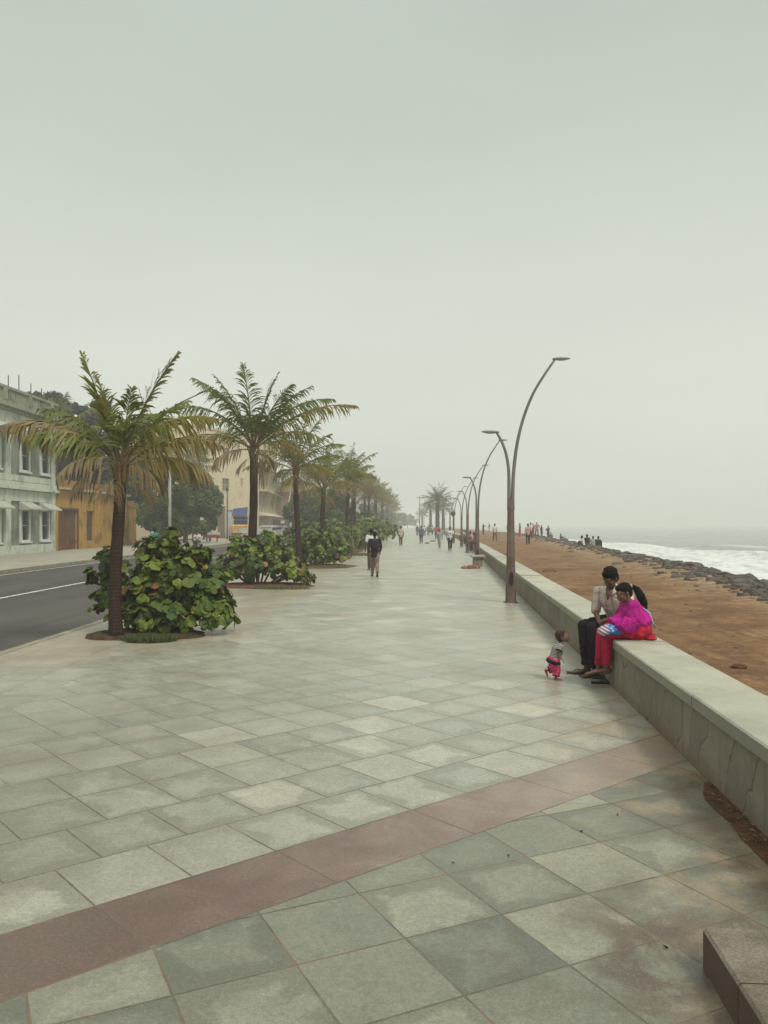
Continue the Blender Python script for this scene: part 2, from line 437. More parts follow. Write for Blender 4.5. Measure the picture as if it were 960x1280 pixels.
def m_soil(name='bed_soil', a=(.10, .058, .034), b=(.20, .125, .07)):
    if name in _mc: return _mc[name]
    t = NT(name)
    n = t.noise(7, 7, .75); s = t.noise(70, 3, .8)
    c = t.mix(t.range(n.outputs[0], .35, .65), a, b)
    c = t.mix(t.m('MULTIPLY', t.range(s.outputs[0], .6, .72), .6), c, (.30, .22, .13))
    t.bump(t.m('ADD', n.outputs[0], s.outputs[0]), .9, .03)
    _mc[name] = t.fin(c, .95, .1); return _mc[name]

def m_leaf(name, stops, rough=.45, trans=.18, spec=.4, var=.25):
    """leaf colour picked by the per-leaf random attribute"""
    t = NT(name)
    r = t.attr()
    c = t.ramp(r, stops)
    n = t.noise(5, 4, .6)
    c = t.mix(1.0, c, t.mix(n.outputs[0], (1 - var,) * 3, (1 + var,) * 3), 'MULTIPLY')
    m = t.fin(c, rough, spec)
    if trans:
        tr = t.n('ShaderNodeBsdfTranslucent'); t.l(c, tr.inputs[0])
        mx = t.n('ShaderNodeMixShader'); mx.inputs[0].default_value = trans
        t.l(t.b.outputs[0], mx.inputs[1]); t.l(tr.outputs[0], mx.inputs[2]); t.l(mx.outputs[0], t.out.inputs[0])
    return m

def m_trunk():
    t = NT('palm_bark')
    x, y, z = t.xyz()
    n = t.noise(9, 5, .7)
    s = t.m('MULTIPLY', t.m('ADD', z, t.m('MULTIPLY', n.outputs[0], .05)), 17.0)
    fr = t.m('FRACT', s)
    ring = t.range(fr, .0, .35)
    v = t.noise(25, 4, .7, vec=t.vmul(t.pos(), (1, 1, .25)))
    c = t.mix(ring, (.022, .013, .011), (.066, .042, .033))
    c = t.mix(t.m('MULTIPLY', t.range(v.outputs[0], .5, .7), .5), c, (.11, .082, .066))
    t.bump(t.m('ADD', t.m('MULTIPLY', fr, .7), v.outputs[0]), .9, .03)
    return t.fin(c, .9, .15)

def m_plaster(name, col, dirtcol, amt=.5, scale=1.0, streaks=True):
    if name in _mc: return _mc[name]
    t = NT(name)
    a = t.noise(.6 * scale, 7, .68); b = t.noise(4 * scale, 5, .7)
    st = t.noise(1.6 * scale, 5, .7, vec=t.vmul(t.pos(), (1.5, 1.5, .12)))
    c = t.mix(t.range(b.outputs[0], .3, .7), tuple(q * .9 for q in col), tuple(min(1, q * 1.08) for q in col))
    c = t.mix(t.m('MULTIPLY', t.range(a.outputs[0], .5, .68), amt), c, dirtcol)
    if streaks: c = t.mix(t.m('MULTIPLY', t.range(st.outputs[0], .52, .70), amt), c, dirtcol)
    t.bump(b.outputs[0], .3, .02)
    _mc[name] = t.fin(c, .9, .2); return _mc[name]

def m_glass(name='window_glass', col=(.03, .035, .04)):
    if name in _mc: return _mc[name]
    t = NT(name)
    _mc[name] = t.fin(t.mix(t.noise(1.2, 3).outputs[0], tuple(c * .6 for c in col), tuple(c * 1.6 for c in col)), .15, .5)
    return _mc[name]

def m_rust(name, a, b, scale=4.0):
    if name in _mc: return _mc[name]
    t = NT(name)
    n = t.noise(scale, 6, .7, vec=t.vmul(t.pos(), (1, 1, .5)))
    _mc[name] = t.fin(t.mix(t.range(n.outputs[0], .35, .65), a, b), .7, .3)
    return _mc[name]

def m_plaid():
    t = NT('plaid_shirt_cotton')
    x, y, z = t.xyz()
    k = t.m('ADD', t.m('MULTIPLY', x, .8), t.m('MULTIPLY', y, -.6))
    def line(q, p, w):
        f = t.m('FRACT', t.m('MULTIPLY', q, p)); return t.m('LESS_THAN', f, w)
    a = line(k, 11, .32); b = line(z, 10, .25); c2 = line(k, 22, .12)
    c = t.mix(t.m('MULTIPLY', a, .55), (.52, .46, .42), (.36, .20, .19))
    c = t.mix(t.m('MULTIPLY', b, .45), c, (.38, .22, .20))
    c = t.mix(t.m('MULTIPLY', c2, .3), c, (.20, .13, .13))
    n = t.noise(9, 4, .6); t.bump(n.outputs[0], .5, .03)
    return t.fin(c, .9, .1)

def m_stripes(name, axis, p, w, ca, cb):
    t = NT(name)
    q = t.xyz()[axis]
    n = t.noise(14, 3, .6)
    f = t.m('LESS_THAN', t.m('FRACT', t.m('ADD', t.m('MULTIPLY', q, p), t.m('MULTIPLY', n.outputs[0], .5))), w)
    t.bump(n.outputs[0], .3, .02)
    return t.fin(t.mix(f, ca, cb), .9, .1)

def m_dots(name, ca, cb, scale=60):
    t = NT(name)
    v = t.n('ShaderNodeTexVoronoi'); v.inputs['Scale'].default_value = scale; t.l(t.pos(), v.inputs['Vector'])
    f = t.range(v.outputs['Distance'], .34, .26)
    return t.fin(t.mix(f, ca, cb), .9, .1)

def m_cloth(name, col, var=.22, scale=7):
    if name in _mc: return _mc[name]
    t = NT(name)
    n = t.noise(scale, 5, .6); f = t.noise(90, 2, .5)
    c = t.mix(t.range(n.outputs[0], .3, .7), tuple(x * (1 - var) for x in col), tuple(min(1, x * (1 + var)) for x in col))
    t.bump(t.m('ADD', n.outputs[0], t.m('MULTIPLY', f.outputs[0], .1)), .4, .03)
    _mc[name] = t.fin(c, .9, .12); return _mc[name]
# ---------------------------------------------------------------- people
SKIN = mat('skin', (.150, .075, .048), .55, .15, 14, 0, .35)
SKIN_D = mat('skin_dark', (.090, .046, .032), .55, .15, 14, 0, .35)
SKIN_C = mat('skin_child', (.19, .095, .062), .55, .12, 20, 0, .35)
HAIR = mat('black_hair', (.007, .005, .005), .75, .3, 40, .4, .12)
SHOE = mat('black_rubber', (.018, .016, .017), .7, .2, 30)

def voxel(mb, name, vox, smooth=4, fold=0.0, fs=16.0):
    """fuse overlapping closed volumes into one continuous surface"""
    me = mb.mesh(name + '_raw', [])
    o = bpy.data.objects.new('tmp', me); COL.objects.link(o)
    r = o.modifiers.new('r', 'REMESH'); r.mode = 'VOXEL'; r.voxel_size = vox; r.use_smooth_shade = True
    if smooth:
        s = o.modifiers.new('s', 'SMOOTH'); s.factor = .5; s.iterations = smooth
    dg = bpy.context.evaluated_depsgraph_get(); dg.update()
    out = bpy.data.meshes.new_from_object(o.evaluated_get(dg))
    out.name = name
    if fold:
        nn = [v.normal.copy() for v in out.vertices]
        for v, n_ in zip(out.vertices, nn):
            p = v.co; a = mnoise.noise(Vector((p.x * fs, p.y * fs, p.z * fs * .45)) + Vector((0, 0, 1)) * mnoise.noise(p * fs * .5) * 1.5)
            v.co += n_ * fold * ((1 - abs(a) * 3.2) - .3)
    bpy.data.objects.remove(o); bpy.data.meshes.remove(me)
    out.polygons.foreach_set('use_smooth', [True] * len(out.polygons))
    return out

def V(*a): return Vector(a)
def limb(mb, a, b, ra, rb, k=12, bulge=0.0):
    """round-ended tapered limb"""
    a = Vector(a); b = Vector(b); d = (b - a); L = d.length; d.normalize()
    pts = []; rad = []
    for t, f in ((-.98, .2), (-.8, .6), (-.45, .89), (0, 1)):
        pts.append(a + d * (ra * t)); rad.append(ra * f)
    for t in (.25, .5, .75):
        pts.append(a + d * (L * t)); rad.append(lerp(ra, rb, t) * (1 + bulge * math.sin(math.pi * t)))
    for t, f in ((0, 1), (.45, .89), (.8, .6), (.98, .2)):
        pts.append(b + d * (rb * t)); rad.append(rb * f)
    mb.tube(pts, rad, k)

def torso(mb, J, S, infl=0.0, lo=0.0, belly=1.0):
    """pelvis -> chest -> neck loft with oval sections"""
    pel, che, nec = J['pelvis'], J['chest'], J['neck']
    lat = (J['shR'] - J['shL']).normalized()
    w = S
    pts = [pel - (che - pel).normalized() * (.10 + lo) * w, pel, lerp(pel, che, .33), lerp(pel, che, .66), che, lerp(che, nec, .45), lerp(che, nec, .8)]
    rad = [(.120, .085), (.155, .105), (.138, .098 * belly), (.148, .102 * belly), (.172, .108), (.150, .088), (.075, .062)]
    rad = [((a + infl / w) * w, (b + infl / w) * w) for a, b in rad]
    mb.tube(pts, rad, 16, lat=lat)

def hand(mb, w, d, n, side, s, curl=.5):
    """palm + four fingers + thumb. w wrist, d pointing dir, n back-of-hand normal, side = thumb side (+1/-1)"""
    d = Vector(d).normalized(); n = Vector(n); n = (n - d * n.dot(d)).normalized(); t = d.cross(n) * side
    w = Vector(w)
    mb.tube([w, w + d * .035 * s, w + d * .085 * s, w + d * .098 * s], [(.026 * s, .017 * s), (.036 * s, .016 * s), (.040 * s, .014 * s), (.03 * s, .01 * s)], 10, lat=t)
    for i, L in enumerate((.072, .080, .074, .058)):
        b = w + d * .090 * s + t * (.028 - i * .0187) * s
        p = [b]; dd = d
        for q, c in ((.45, curl * .8), (.32, curl), (.23, curl * .8)):
            dd = (dd * math.cos(c) - n * math.sin(c)).normalized() if q else dd
            nn = (n * math.cos(c) + d * math.sin(c))
            p.append(p[-1] + dd * L * q * s)
        mb.tube(p, [.0092 * s, .0088 * s, .008 * s, .0055 * s], 7)
    b = w + d * .03 * s + t * .026 * s
    td = (d * .6 + t * .75 - n * .25).normalized()
    p1 = b + td * .035 * s; p2 = p1 + (d * .85 + t * .25 - n * .3).normalized() * .03 * s
    mb.tube([w + d * .02 * s, b, p1, p2], [.012 * s, .012 * s, .0105 * s, .007 * s], 7)

def foot(mb, an, d, s, r=.035):
    d = Vector(d).normalized(); an = Vector(an); lat = d.cross(Vector((0, 0, 1))).normalized()
    up = lat.cross(d)
    h = an - up * .045 * s
    mb.tube([h - d * .055 * s, h - d * .035 * s, h + d * .04 * s - up * .006 * s, h + d * .12 * s - up * .018 * s, h + d * .165 * s - up * .022 * s, h + d * .19 * s - up * .024 * s],
            [(.018 * s, .018 * s), (.032 * s, .034 * s), (.037 * s, .034 * s), (.044 * s, .020 * s), (.040 * s, .014 * s), (.022 * s, .008 * s)], 12, lat=lat)

def head_prims(mb, c, fwd, up, s):
    """skull, jaw, nose, ears, brow. fwd/up world vectors; c centre of skull; s scale (1 = adult)"""
    fwd = Vector(fwd).normalized(); up = Vector(up); up = (up - fwd * up.dot(fwd)).normalized(); rt = fwd.cross(up)
    M = Matrix((rt, fwd, up)).transposed()
    def at(x, y, z): return Vector(c) + M @ Vector((x * s, y * s, z * s))
    mb.ball(at(0, -.012, .025), .074 * s, .092 * s, .090 * s, 18, 12, M=M)
    mb.ball(at(0, .022, -.035), .058 * s, .066 * s, .074 * s, 16, 10, M=M)
    mb.ball(at(0, .055, -.085), .026 * s, .024 * s, .022 * s, 10, 8, M=M)     # chin
    mb.tube([at(0, .078, .018), at(0, .098, -.018), at(0, .100, -.030), at(0, .080, -.040)], [.007 * s, .013 * s, .016 * s, .008 * s], 8)
    for q in (-1, 1):
        mb.ball(at(q * .076, -.012, -.01), .009 * s, .018 * s, .030 * s, 8, 8, M=M)
        mb.ball(at(q * .030, .072, .030), .026 * s, .014 * s, .009 * s, 8, 6, M=M)  # brow
        mb.ball(at(q * .040, .060, -.028), .020 * s, .016 * s, .018 * s, 8, 6, M=M)  # cheek
    mb.ball(at(0, .084, -.058), .024 * s, .012 * s, .011 * s, 8, 6, M=M)      # lips
    return at, M

def face_parts(parent, c, fwd, up, s):
    fwd = Vector(fwd).normalized(); up = Vector(up); up = (up - fwd * up.dot(fwd)).normalized(); rt = fwd.cross(up)
    M = Matrix((rt, fwd, up)).transposed()
    def at(x, y, z): return Vector(c) + M @ Vector((x * s, y * s, z * s))
    W = mat('eye_white', (.30, .27, .25), .4, .05); D = mat('eye_dark', (.01, .008, .007), .2, .05); LP = mat('lips', (.14, .05, .045), .5, .1)
    for q in (-1, 1):
        b = MB(); b.ball(at(q * .031, .0745, .012), .0125 * s, .008 * s, .007 * s, 8, 6, M=M)
        b.ball(at(q * .031, .0805, .012), .0058 * s, .0035 * s, .0062 * s, 8, 6, mi=1, M=M)
        b.build('eye', [W, D], parent, True)
    b = MB(); b.ball(at(0, .0925, -.056), .022 * s, .0045 * s, .0045 * s, 8, 6, M=M); b.ball(at(0, .0915, -.064), .019 * s, .005 * s, .005 * s, 8, 6, M=M)
    b.build('mouth', LP, parent, True)

def body_prims(J, S, fwd, hfwd, hup, feet=True, hands=None, curl=.4, hs=None):
    """whole body volume"""
    mb = MB(); w = S
    torso(mb, J, S, -.004)
    limb(mb, J['neck'] - (J['neck'] - J['chest']) * .3, J['head'] - Vector(hup).normalized() * .05 * w, .054 * w, .047 * w)
    hs = hs or S
    head_prims(mb, J['head'], hfwd, hup, hs)
    for q in 'LR':
        limb(mb, J['sh' + q], J['el' + q], .048 * w, .037 * w, bulge=.08)
        limb(mb, J['el' + q], J['wr' + q], .037 * w, .025 * w, bulge=.08)
        limb(mb, lerp(J['neck'], J['chest'], .35), J['sh' + q], .055 * w, .052 * w)
        limb(mb, J['hip' + q], J['kn' + q], .082 * w, .052 * w, bulge=.04)
        limb(mb, J['kn' + q], J['an' + q], .052 * w, .034 * w, bulge=.18)
        if feet: foot(mb, J['an' + q], J['toe' + q], S)
        hd = J.get('hd' + q, (J['wr' + q] - J['el' + q]).normalized())
        hn = J.get('hn' + q, Vector(fwd))
        hand(mb, J['wr' + q], hd, hn, (1 if q == 'L' else -1) * J.get('ths', 1), S, curl)
    return mb

def shirt_prims(J, S, sleeve=.9, infl=.018, lo=.06, flare=0.0):
    mb = MB(); w = S
    torso(mb, J, S, infl, lo)
    for q in 'LR':
        limb(mb, lerp(J['neck'], J['chest'], .5), J['sh' + q], .06 * w + infl * .4, .058 * w + infl * .3)
        e = lerp(J['sh' + q], J['el' + q], min(1, sleeve))
        mb.tube([J['sh' + q], lerp(J['sh' + q], e, .5), e], [.056 * w + infl * .4, .052 * w + infl * .5, .050 * w + infl * .4], 12)
        if sleeve > 1:
            g = lerp(J['el' + q], J['wr' + q], sleeve - 1)
            mb.ball(J['el' + q], .046 * w + infl * .3, .046 * w + infl * .3, .046 * w + infl * .3)
            mb.tube([J['el' + q], lerp(J['el' + q], g, .5), g], [.047 * w + infl * .3, .042 * w + infl * .3, .038 * w + infl * .3], 12)
    return mb

def trouser_prims(J, S, to=1.0, infl=.012, wide=0.0):
    mb = MB(); w = S
    lat = (J['hipR'] - J['hipL']).normalized(); up = (J['chest'] - J['pelvis']).normalized()
    p = J['pelvis']
    mb.tube([p - up * .10 * w, p - up * .04 * w, p + up * .03 * w, p + up * .075 * w], [(.12 * w, .09 * w), (.160 * w + infl, .108 * w + infl), (.158 * w + infl, .108 * w + infl), (.146 * w + infl, .10 * w + infl)], 16, lat=lat)
    for q in 'LR':
        limb(mb, J['hip' + q], J['kn' + q], .088 * w + infl, .062 * w + infl + wide * .5, bulge=.03)
        e = lerp(J['kn' + q], J['an' + q], to)
        mb.ball(J['kn' + q], *([.060 * w + infl] * 3))
        mb.tube([J['kn' + q], lerp(J['kn' + q], e, .5), e], [.060 * w + infl + wide * .5, .058 * w + infl + wide * .8, .050 * w + infl + wide], 12)
    return mb

def hair_prims(at, M, s, long=False):
    mb = MB()
    mb.ball(at(0, -.022, .045), .083 * s, .096 * s, .088 * s, 18, 12, M=M)
    mb.ball(at(0, -.055, .0), .076 * s, .062 * s, .085 * s, 16, 10, M=M)
    mb.ball(at(0, .020, .078), .070 * s, .062 * s, .045 * s, 14, 8, M=M)
    for q in (-1, 1): mb.ball(at(q * .066, -.02, .02), .016 * s, .04 * s, .045 * s, 10, 8, M=M)
    return mb
def head_frame(c, fwd, up, s):
    fwd = Vector(fwd).normalized(); up = Vector(up); up = (up - fwd * up.dot(fwd)).normalized(); rt = fwd.cross(up)
    M = Matrix((rt, fwd, up)).transposed()
    return (lambda x, y, z: Vector(c) + M @ Vector((x * s, y * s, z * s))), M

# ---- generic far figures: local, facing +Y, height 1.70
def std_pose(kind):
    J = {}
    J['pelvis'] = V(0, 0, .93); J['chest'] = V(0, .01, 1.27); J['neck'] = V(0, .0, 1.45); J['head'] = V(0, .02, 1.585)
    for q, s in (('L', -1), ('R', 1)):
        J['sh' + q] = V(s * .18, 0, 1.385); J['hip' + q] = V(s * .085, 0, .90)
        J['toe' + q] = V(s * .15, 1, 0)
        J['el' + q] = V(s * .235, -.03, 1.11); J['wr' + q] = V(s * .245, .05, .88)
        J['kn' + q] = V(s * .095, .02, .49); J['an' + q] = V(s * .10, 0, .075)
    if kind in ('walk', 'walk2'):
        f = 1 if kind == 'walk' else -1
        a, b = ('L', 'R') if f > 0 else ('R', 'L')
        sa = -1 if a == 'L' else 1
        J['kn' + a] = V(sa * .085, .20, .52); J['an' + a] = V(sa * .08, .27, .10)
        J['kn' + b] = V(-sa * .085, -.04, .49); J['an' + b] = V(-sa * .08, -.30, .17); J['toe' + b] = V(0, 1, -.55)
        J['el' + a] = V(sa * .23, -.14, 1.13); J['wr' + a] = V(sa * .22, -.13, .89)
        J['el' + b] = V(-sa * .23, .07, 1.12); J['wr' + b] = V(-sa * .21, .20, .93)
        for k in ('pelvis', 'hipL', 'hipR', 'chest', 'neck', 'head', 'shL', 'shR'): J[k] = J[k] - V(0, 0, .02)
    if kind == 'point':
        J['elR'] = V(.30, .22, 1.33); J['wrR'] = V(.33, .46, 1.42)
        J['elL'] = V(-.24, .10, 1.12); J['wrL'] = V(-.12, .26, 1.20)
    if kind == 'photo':
        for q, s in (('L', -1), ('R', 1)):
            J['el' + q] = V(s * .22, .22, 1.22); J['wr' + q] = V(s * .10, .44, 1.38)
    if kind == 'akimbo':
        for q, s in (('L', -1), ('R', 1)):
            J['el' + q] = V(s * .36, -.06, 1.16); J['wr' + q] = V(s * .19, .06, 1.02)
            J['an' + q] = V(s * .16, 0, .075); J['kn' + q] = V(s * .13, .02, .49)
    if kind == 'sit':   # on a wall 0.5 m high; origin on the ground under the seat
        dz = -.93 + .60
        for k in ('pelvis', 'chest', 'neck', 'head', 'shL', 'shR', 'hipL', 'hipR'): J[k] = J[k] + V(0, 0, dz)
        J['chest'] += V(0, .06, -.01); J['neck'] += V(0, .10, -.02); J['head'] += V(0, .15, -.03)
        for q, s in (('L', -1), ('R', 1)):
            J['sh' + q] += V(0, .08, -.01)
            J['hip' + q] = V(s * .085, .02, .60)
            J['kn' + q] = V(s * .12, .43, .60); J['an' + q] = V(s * .10, .42, .16)
            J['el' + q] = V(s * .24, .16, .83); J['wr' + q] = V(s * .09, .38, .73)
    if kind == 'squat':  # sitting low on the rocks
        dz = -.93 + .14
        for k in ('pelvis', 'chest', 'neck', 'head', 'shL', 'shR', 'hipL', 'hipR'): J[k] = J[k] + V(0, 0, dz)
        J['chest'] += V(0, .05, -.02); J['neck'] += V(0, .09, -.03); J['head'] += V(0, .13, -.04)
        for q, s in (('L', -1), ('R', 1)):
            J['sh' + q] += V(0, .08, -.02)
            J['hip' + q] = V(s * .085, .02, .12)
            J['kn' + q] = V(s * .13, .33, .42); J['an' + q] = V(s * .12, .42, .06)
            J['el' + q] = V(s * .25, .20, .40); J['wr' + q] = V(s * .10, .36, .40)
    return J

_pose = {}
def pose_meshes(kind):
    if kind in _pose: return _pose[kind]
    J = std_pose(kind); vx = .016
    fw = V(0, 1, 0)
    at, M = head_frame(J['head'], (0, 1, -.05), (0, 0, 1), 1)
    d = {}
    d['body'] = voxel(body_prims(J, 1, fw, (0, 1, -.05), (0, 0, 1), curl=.35), 'body', vx, 3)
    d['shirt'] = voxel(shirt_prims(J, 1, .85), 'shirt', vx, 2)
    d['shirtlong'] = voxel(shirt_prims(J, 1, 1.9, .022, .08), 'jacket', vx, 2)
    d['trousers'] = voxel(trouser_prims(J, 1), 'trousers', vx, 2)
    d['hair'] = voxel(hair_prims(at, M, 1), 'hair', vx, 2)
    # long skirt of a sari
    mb = MB(); p = J['pelvis']
    if kind in ('sit', 'squat'):
        kn = lerp(J['knL'], J['knR'], .5); an = lerp(J['anL'], J['anR'], .5)
        mb.tube([p - V(0, .1, 0), p, kn + V(0, .02, 0)], [(.18, .12), (.2, .13), (.2, .11)], 16, lat=(1, 0, 0))
        mb.tube([kn + V(0, 0, .06), an], [(.2, .1), (.19, .11)], 16, lat=(1, 0, 0))
    else:
        mb.tube([p + V(0, 0, .16), p, p - V(0, 0, .4), V(0, 0, .06)], [(.15, .11), (.18, .14), (.19, .16), (.235, .20)], 20, lat=(1, 0, 0))
    d['skirt'] = voxel(mb, 'skirt', vx, 2)
    mb = MB(); c = J['chest']
    mb.tube([c + V(0, -.17, .12), c + V(0, -.20, .06), c + V(0, -.20, -.12), c + V(0, -.17, -.22)], [(.12, .05), (.155, .075), (.16, .085), (.12, .05)], 12, lat=(1, 0, 0))
    d['backpack'] = voxel(mb, 'backpack', vx, 2)
    for q in 'LR':
        mb = MB(); foot(mb, J['an' + q] + V(0, 0, -.004), J['toe' + q], 1.12)
        d['shoe' + q] = voxel(mb, 'shoe', .012, 1)
    _pose[kind] = d
    return d

def person(kind, loc, face, H, label, top, bottom, group=None, parts=('shirt', 'trousers'), skin=None, hair=None, extra=None):
    """face: heading angle in radians of the facing direction measured from +Y toward -X"""
    d = pose_meshes(kind)
    t = thing('person', label, 'person', loc, face, group)
    t.scale = (H / 1.70,) * 3
    def put(key, name, m, parent=None):
        me = d[key]
        if not me.materials: me.materials.append(m)
        o = link(name, me, parent or t)
        o.material_slots[0].link = 'OBJECT'; o.material_slots[0].material = m
        return o
    put('body', 'body', skin or SKIN_D)
    put('hair', 'hair', hair or HAIR)
    put(parts[0], 'jacket' if parts[0] == 'shirtlong' else 'shirt', top)
    put(parts[1], parts[1], bottom)
    put('shoeL', 'shoe', SHOE); put('shoeR', 'shoe', SHOE)
    if extra:
        for k, m in extra: put(k, k, m)
    return t

# ---------------------------------------------------------------- the seated couple and the child
def near_people():
    # --- man
    J = {'pelvis': V(2.93, 10.27, .665), 'chest': V(2.80, 10.14, .955), 'neck': V(2.765, 10.09, 1.095), 'head': V(2.725, 10.02, 1.205)}
    J['shR'] = V(2.645, 10.25, 1.035); J['shL'] = V(2.945, 10.03, 1.035)
    J['elR'] = V(2.60, 10.22, .79); J['wrR'] = V(2.585, 10.02, .70)
    J['elL'] = V(2.90, 9.84, .80); J['wrL'] = V(2.70, 9.90, .735)
    J['hdR'] = V(.15, -.9, -.25); J['hnR'] = V(-.2, -.2, 1); J['hdL'] = V(-.95, .15, -.22); J['hnL'] = V(0, -.2, 1)
    J['hipR'] = V(2.87, 10.38, .66); J['hipL'] = V(2.90, 10.17, .66)
    J['knR'] = V(2.475, 10.30, .605); J['knL'] = V(2.52, 10.04, .61)
    J['anR'] = V(2.52, 10.34, .085); J['anL'] = V(2.56, 10.10, .085)
    J['toeR'] = V(-1, -.15, 0); J['toeL'] = V(-1, -.35, 0)
    root = thing('person', 'man in open collared pink plaid shirt and dark trousers seated on the wall, head bowed', 'person', (2.9, 10.25, 0))
    off = V(2.9, 10.25, 0)
    J = {k: (v - off if (k not in ('hdR', 'hnR', 'hdL', 'hnL', 'toeR', 'toeL')) else v) for k, v in J.items()}
    hf = V(-.72, -.55, -.50); hu = V(-.25, -.2, 1)
    b = voxel(body_prims(J, 1, V(-.6, -.8, 0), hf, hu, curl=.55), 'body', .0055, 3); b.materials.append(SKIN_D)
    bo = link('body', b, root)
    s = shirt_prims(J, 1, 1.05, .020, .05)
    sm_ = voxel(s, 'shirt', .007, 3, .006); sm_.materials.append(m_plaid()); link('shirt', sm_, root)
    # collar
    c = MB(); nk = J['neck']; fw = V(-.6, -.8, 0); rt = V(-.8, .6, 0)
    for q in (-1, 1):
        p0 = nk + rt * q * .065 + V(0, 0, .02); p1 = nk + rt * q * .03 + fw * .10 - V(0, 0, .09); p2 = nk + rt * q * .10 + fw * .075 - V(0, 0, .065)
        c.tube([nk - fw * .06 + rt * q * .02 + V(0, 0, .035), p0, lerp(p0, p1, .5) + rt * q * .02 + fw * .03, p1], [(.018, .006), (.022, .007), (.026, .007), (.008, .005)], 8)
    c.build('collar', m_cloth('pale_collar', (.5, .45, .41)), root, True)
    c = MB(); c.face([nk + fw * .115 + rt * .035 - V(0, 0, .035), nk + fw * .115 - rt * .035 - V(0, 0, .035), nk + fw * .148 - V(0, 0, .155)])
    c.tube([nk + fw * .075 + V(0, 0, -.02), nk + fw * .118 + V(0, 0, -.075), nk + fw * .136 + V(0, 0, -.15)], [(.045, .014), (.03, .012), (.006, .006)], 8, lat=rt)
    c.f = c.f[1:]; c.m = c.m[1:]; c.r = c.r[1:]
    c.build('open_neckline', SKIN_D, root, True)
    tr = voxel(trouser_prims(J, 1, .94, .010, .006), 'trousers', .007, 3, .007, 12); tr.materials.append(m_cloth('dark_trousers', (.020, .014, .018))); link('trousers', tr, root)
    at, M = head_frame(J['head'], hf, hu, 1)
    hp = hair_prims(at, M, 1.04)
    random.seed(3)
    for i in range(60):
        a = random.uniform(0, 6.28); e = random.uniform(.1, 1.4)
        hp.ball(at(.078 * math.cos(a) * math.cos(e), -.02 + .09 * math.sin(a) * math.cos(e), .05 + .085 * math.sin(e)) if math.sin(a) < .6 or e > .7 else at(0, -.03, .1), .017, .017, .017, 6, 5)
    hm = voxel(hp, 'hair', .006, 1); hm.materials.append(HAIR); link('hair', hm, root)
    face_parts(root, J['head'], hf, hu, 1)
    # watch strap like dark cuff is not visible; skip
    # --- woman
    off = V(2.84, 9.46, 0)
    J = {'pelvis': V(2.86, 9.47, .665), 'chest': V(2.83, 9.455, .875), 'neck': V(2.785, 9.445, .985), 'head': V(2.715, 9.43, 1.075)}
    J['shL'] = V(2.80, 9.30, .945); J['shR'] = V(2.79, 9.59, .945)
    J['elL'] = V(2.76, 9.26, .74); J['wrL'] = V(2.58, 9.36, .66)
    J['elR'] = V(2.72, 9.62, .75); J['wrR'] = V(2.56, 9.50, .67)
    J['hipL'] = V(2.85, 9.40, .65); J['hipR'] = V(2.85, 9.55, .65)
    J['knL'] = V(2.50, 9.38, .615); J['knR'] = V(2.49, 9.53, .615)
    J['anL'] = V(2.535, 9.44, .235); J['anR'] = V(2.47, 9.56, .215)
    J['toeL'] = V(-1, .1, .05); J['toeR'] = V(-1, -.05, -.1)
    J = {k: (v - off if not k.startswith('toe') else v) for k, v in J.items()}
    root = thing('person', 'woman in magenta shawl and crimson leggings seated on the wall with long ponytail', 'person', off)
    hf = V(-.88, -.22, -.36); hu = V(-.3, 0, 1)
    b = voxel(body_prims(J, .90, V(-1, 0, 0), hf, hu, curl=.5, hs=.92), 'body', .0055, 3); b.materials.append(SKIN)
    link('body', b, root)
    lg = voxel(trouser_prims(J, .9, .92, .004, .004), 'leggings', .007, 3, .007, 14); lg.materials.append(m_cloth('crimson_cotton', (.40, .015, .06))); link('leggings', lg, root)
    # kurta: lap and hips, spreading on the wall top
    k = MB(); p = J['pelvis']
    k.ball(p + V(.01, -.01, -.005), .175, .200, .112, 16, 10)
    k.ball(p + V(.10, -.03, -.065), .10, .17, .040, 14, 8)
    k.ball(p + V(.12, -.12, -.088), .085, .10, .018, 14, 8)
    k.tube([p + V(.02, 0, -.01), p + V(-.16, -.0, -.01), p + V(-.33, 0, -.02)], [(.205, .115), (.19, .095), (.16, .085)], 16, lat=(0, 1, 0))
    k.ball(p + V(-.02, -.12, -.03), .17, .11, .085, 14, 8)
    k.tube([p, J['chest']], [(.15, .13), (.15, .11)], 16, lat=(0, 1, 0))
    km = voxel(k, 'kurta', .008, 3, .010, 14); km.materials.append(m_cloth('red_kurta', (.36, .016, .036), .3, 12)); link('kurta', km, root)
    # shawl: over shoulders, arms and back, falling to the lap
    s = MB(); ch = J['chest']; nk = J['neck']
    s.tube([p + V(.03, -.01, .055), p + V(.03, -.02, .10), ch + V(.0, -.015, .0), nk + V(.01, 0, -.055), nk + V(.012, 0, .005)], [(.165, .135), (.180, .142), (.160, .115), (.130, .082), (.060, .05)], 18, lat=(0, 1, 0))
    for q in 'LR':
        limb(s, J['sh' + q], J['el' + q], .064, .066); limb(s, J['el' + q], lerp(J['el' + q], J['wr' + q], .75), .064, .05)
    s.tube([J['elL'] + V(.0, -.01, .04), J['elL'] + V(-.05, -.02, -.04), p + V(-.22, -.10, .045)], [(.11, .06), (.12, .055), (.08, .045)], 12, lat=(1, 0, 0))
    s.tube([ch + V(-.06, 0, 0), p + V(-.14, 0, .13), p + V(-.28, 0, .075)], [(.15, .08), (.16, .06), (.14, .045)], 12, lat=(0, 1, 0))
    smh = voxel(s, 'shawl', .007, 3, .010, 13); smh.materials.append(m_cloth('magenta_shawl', (.38, .013, .21), .25, 9)); link('shawl', smh, root)
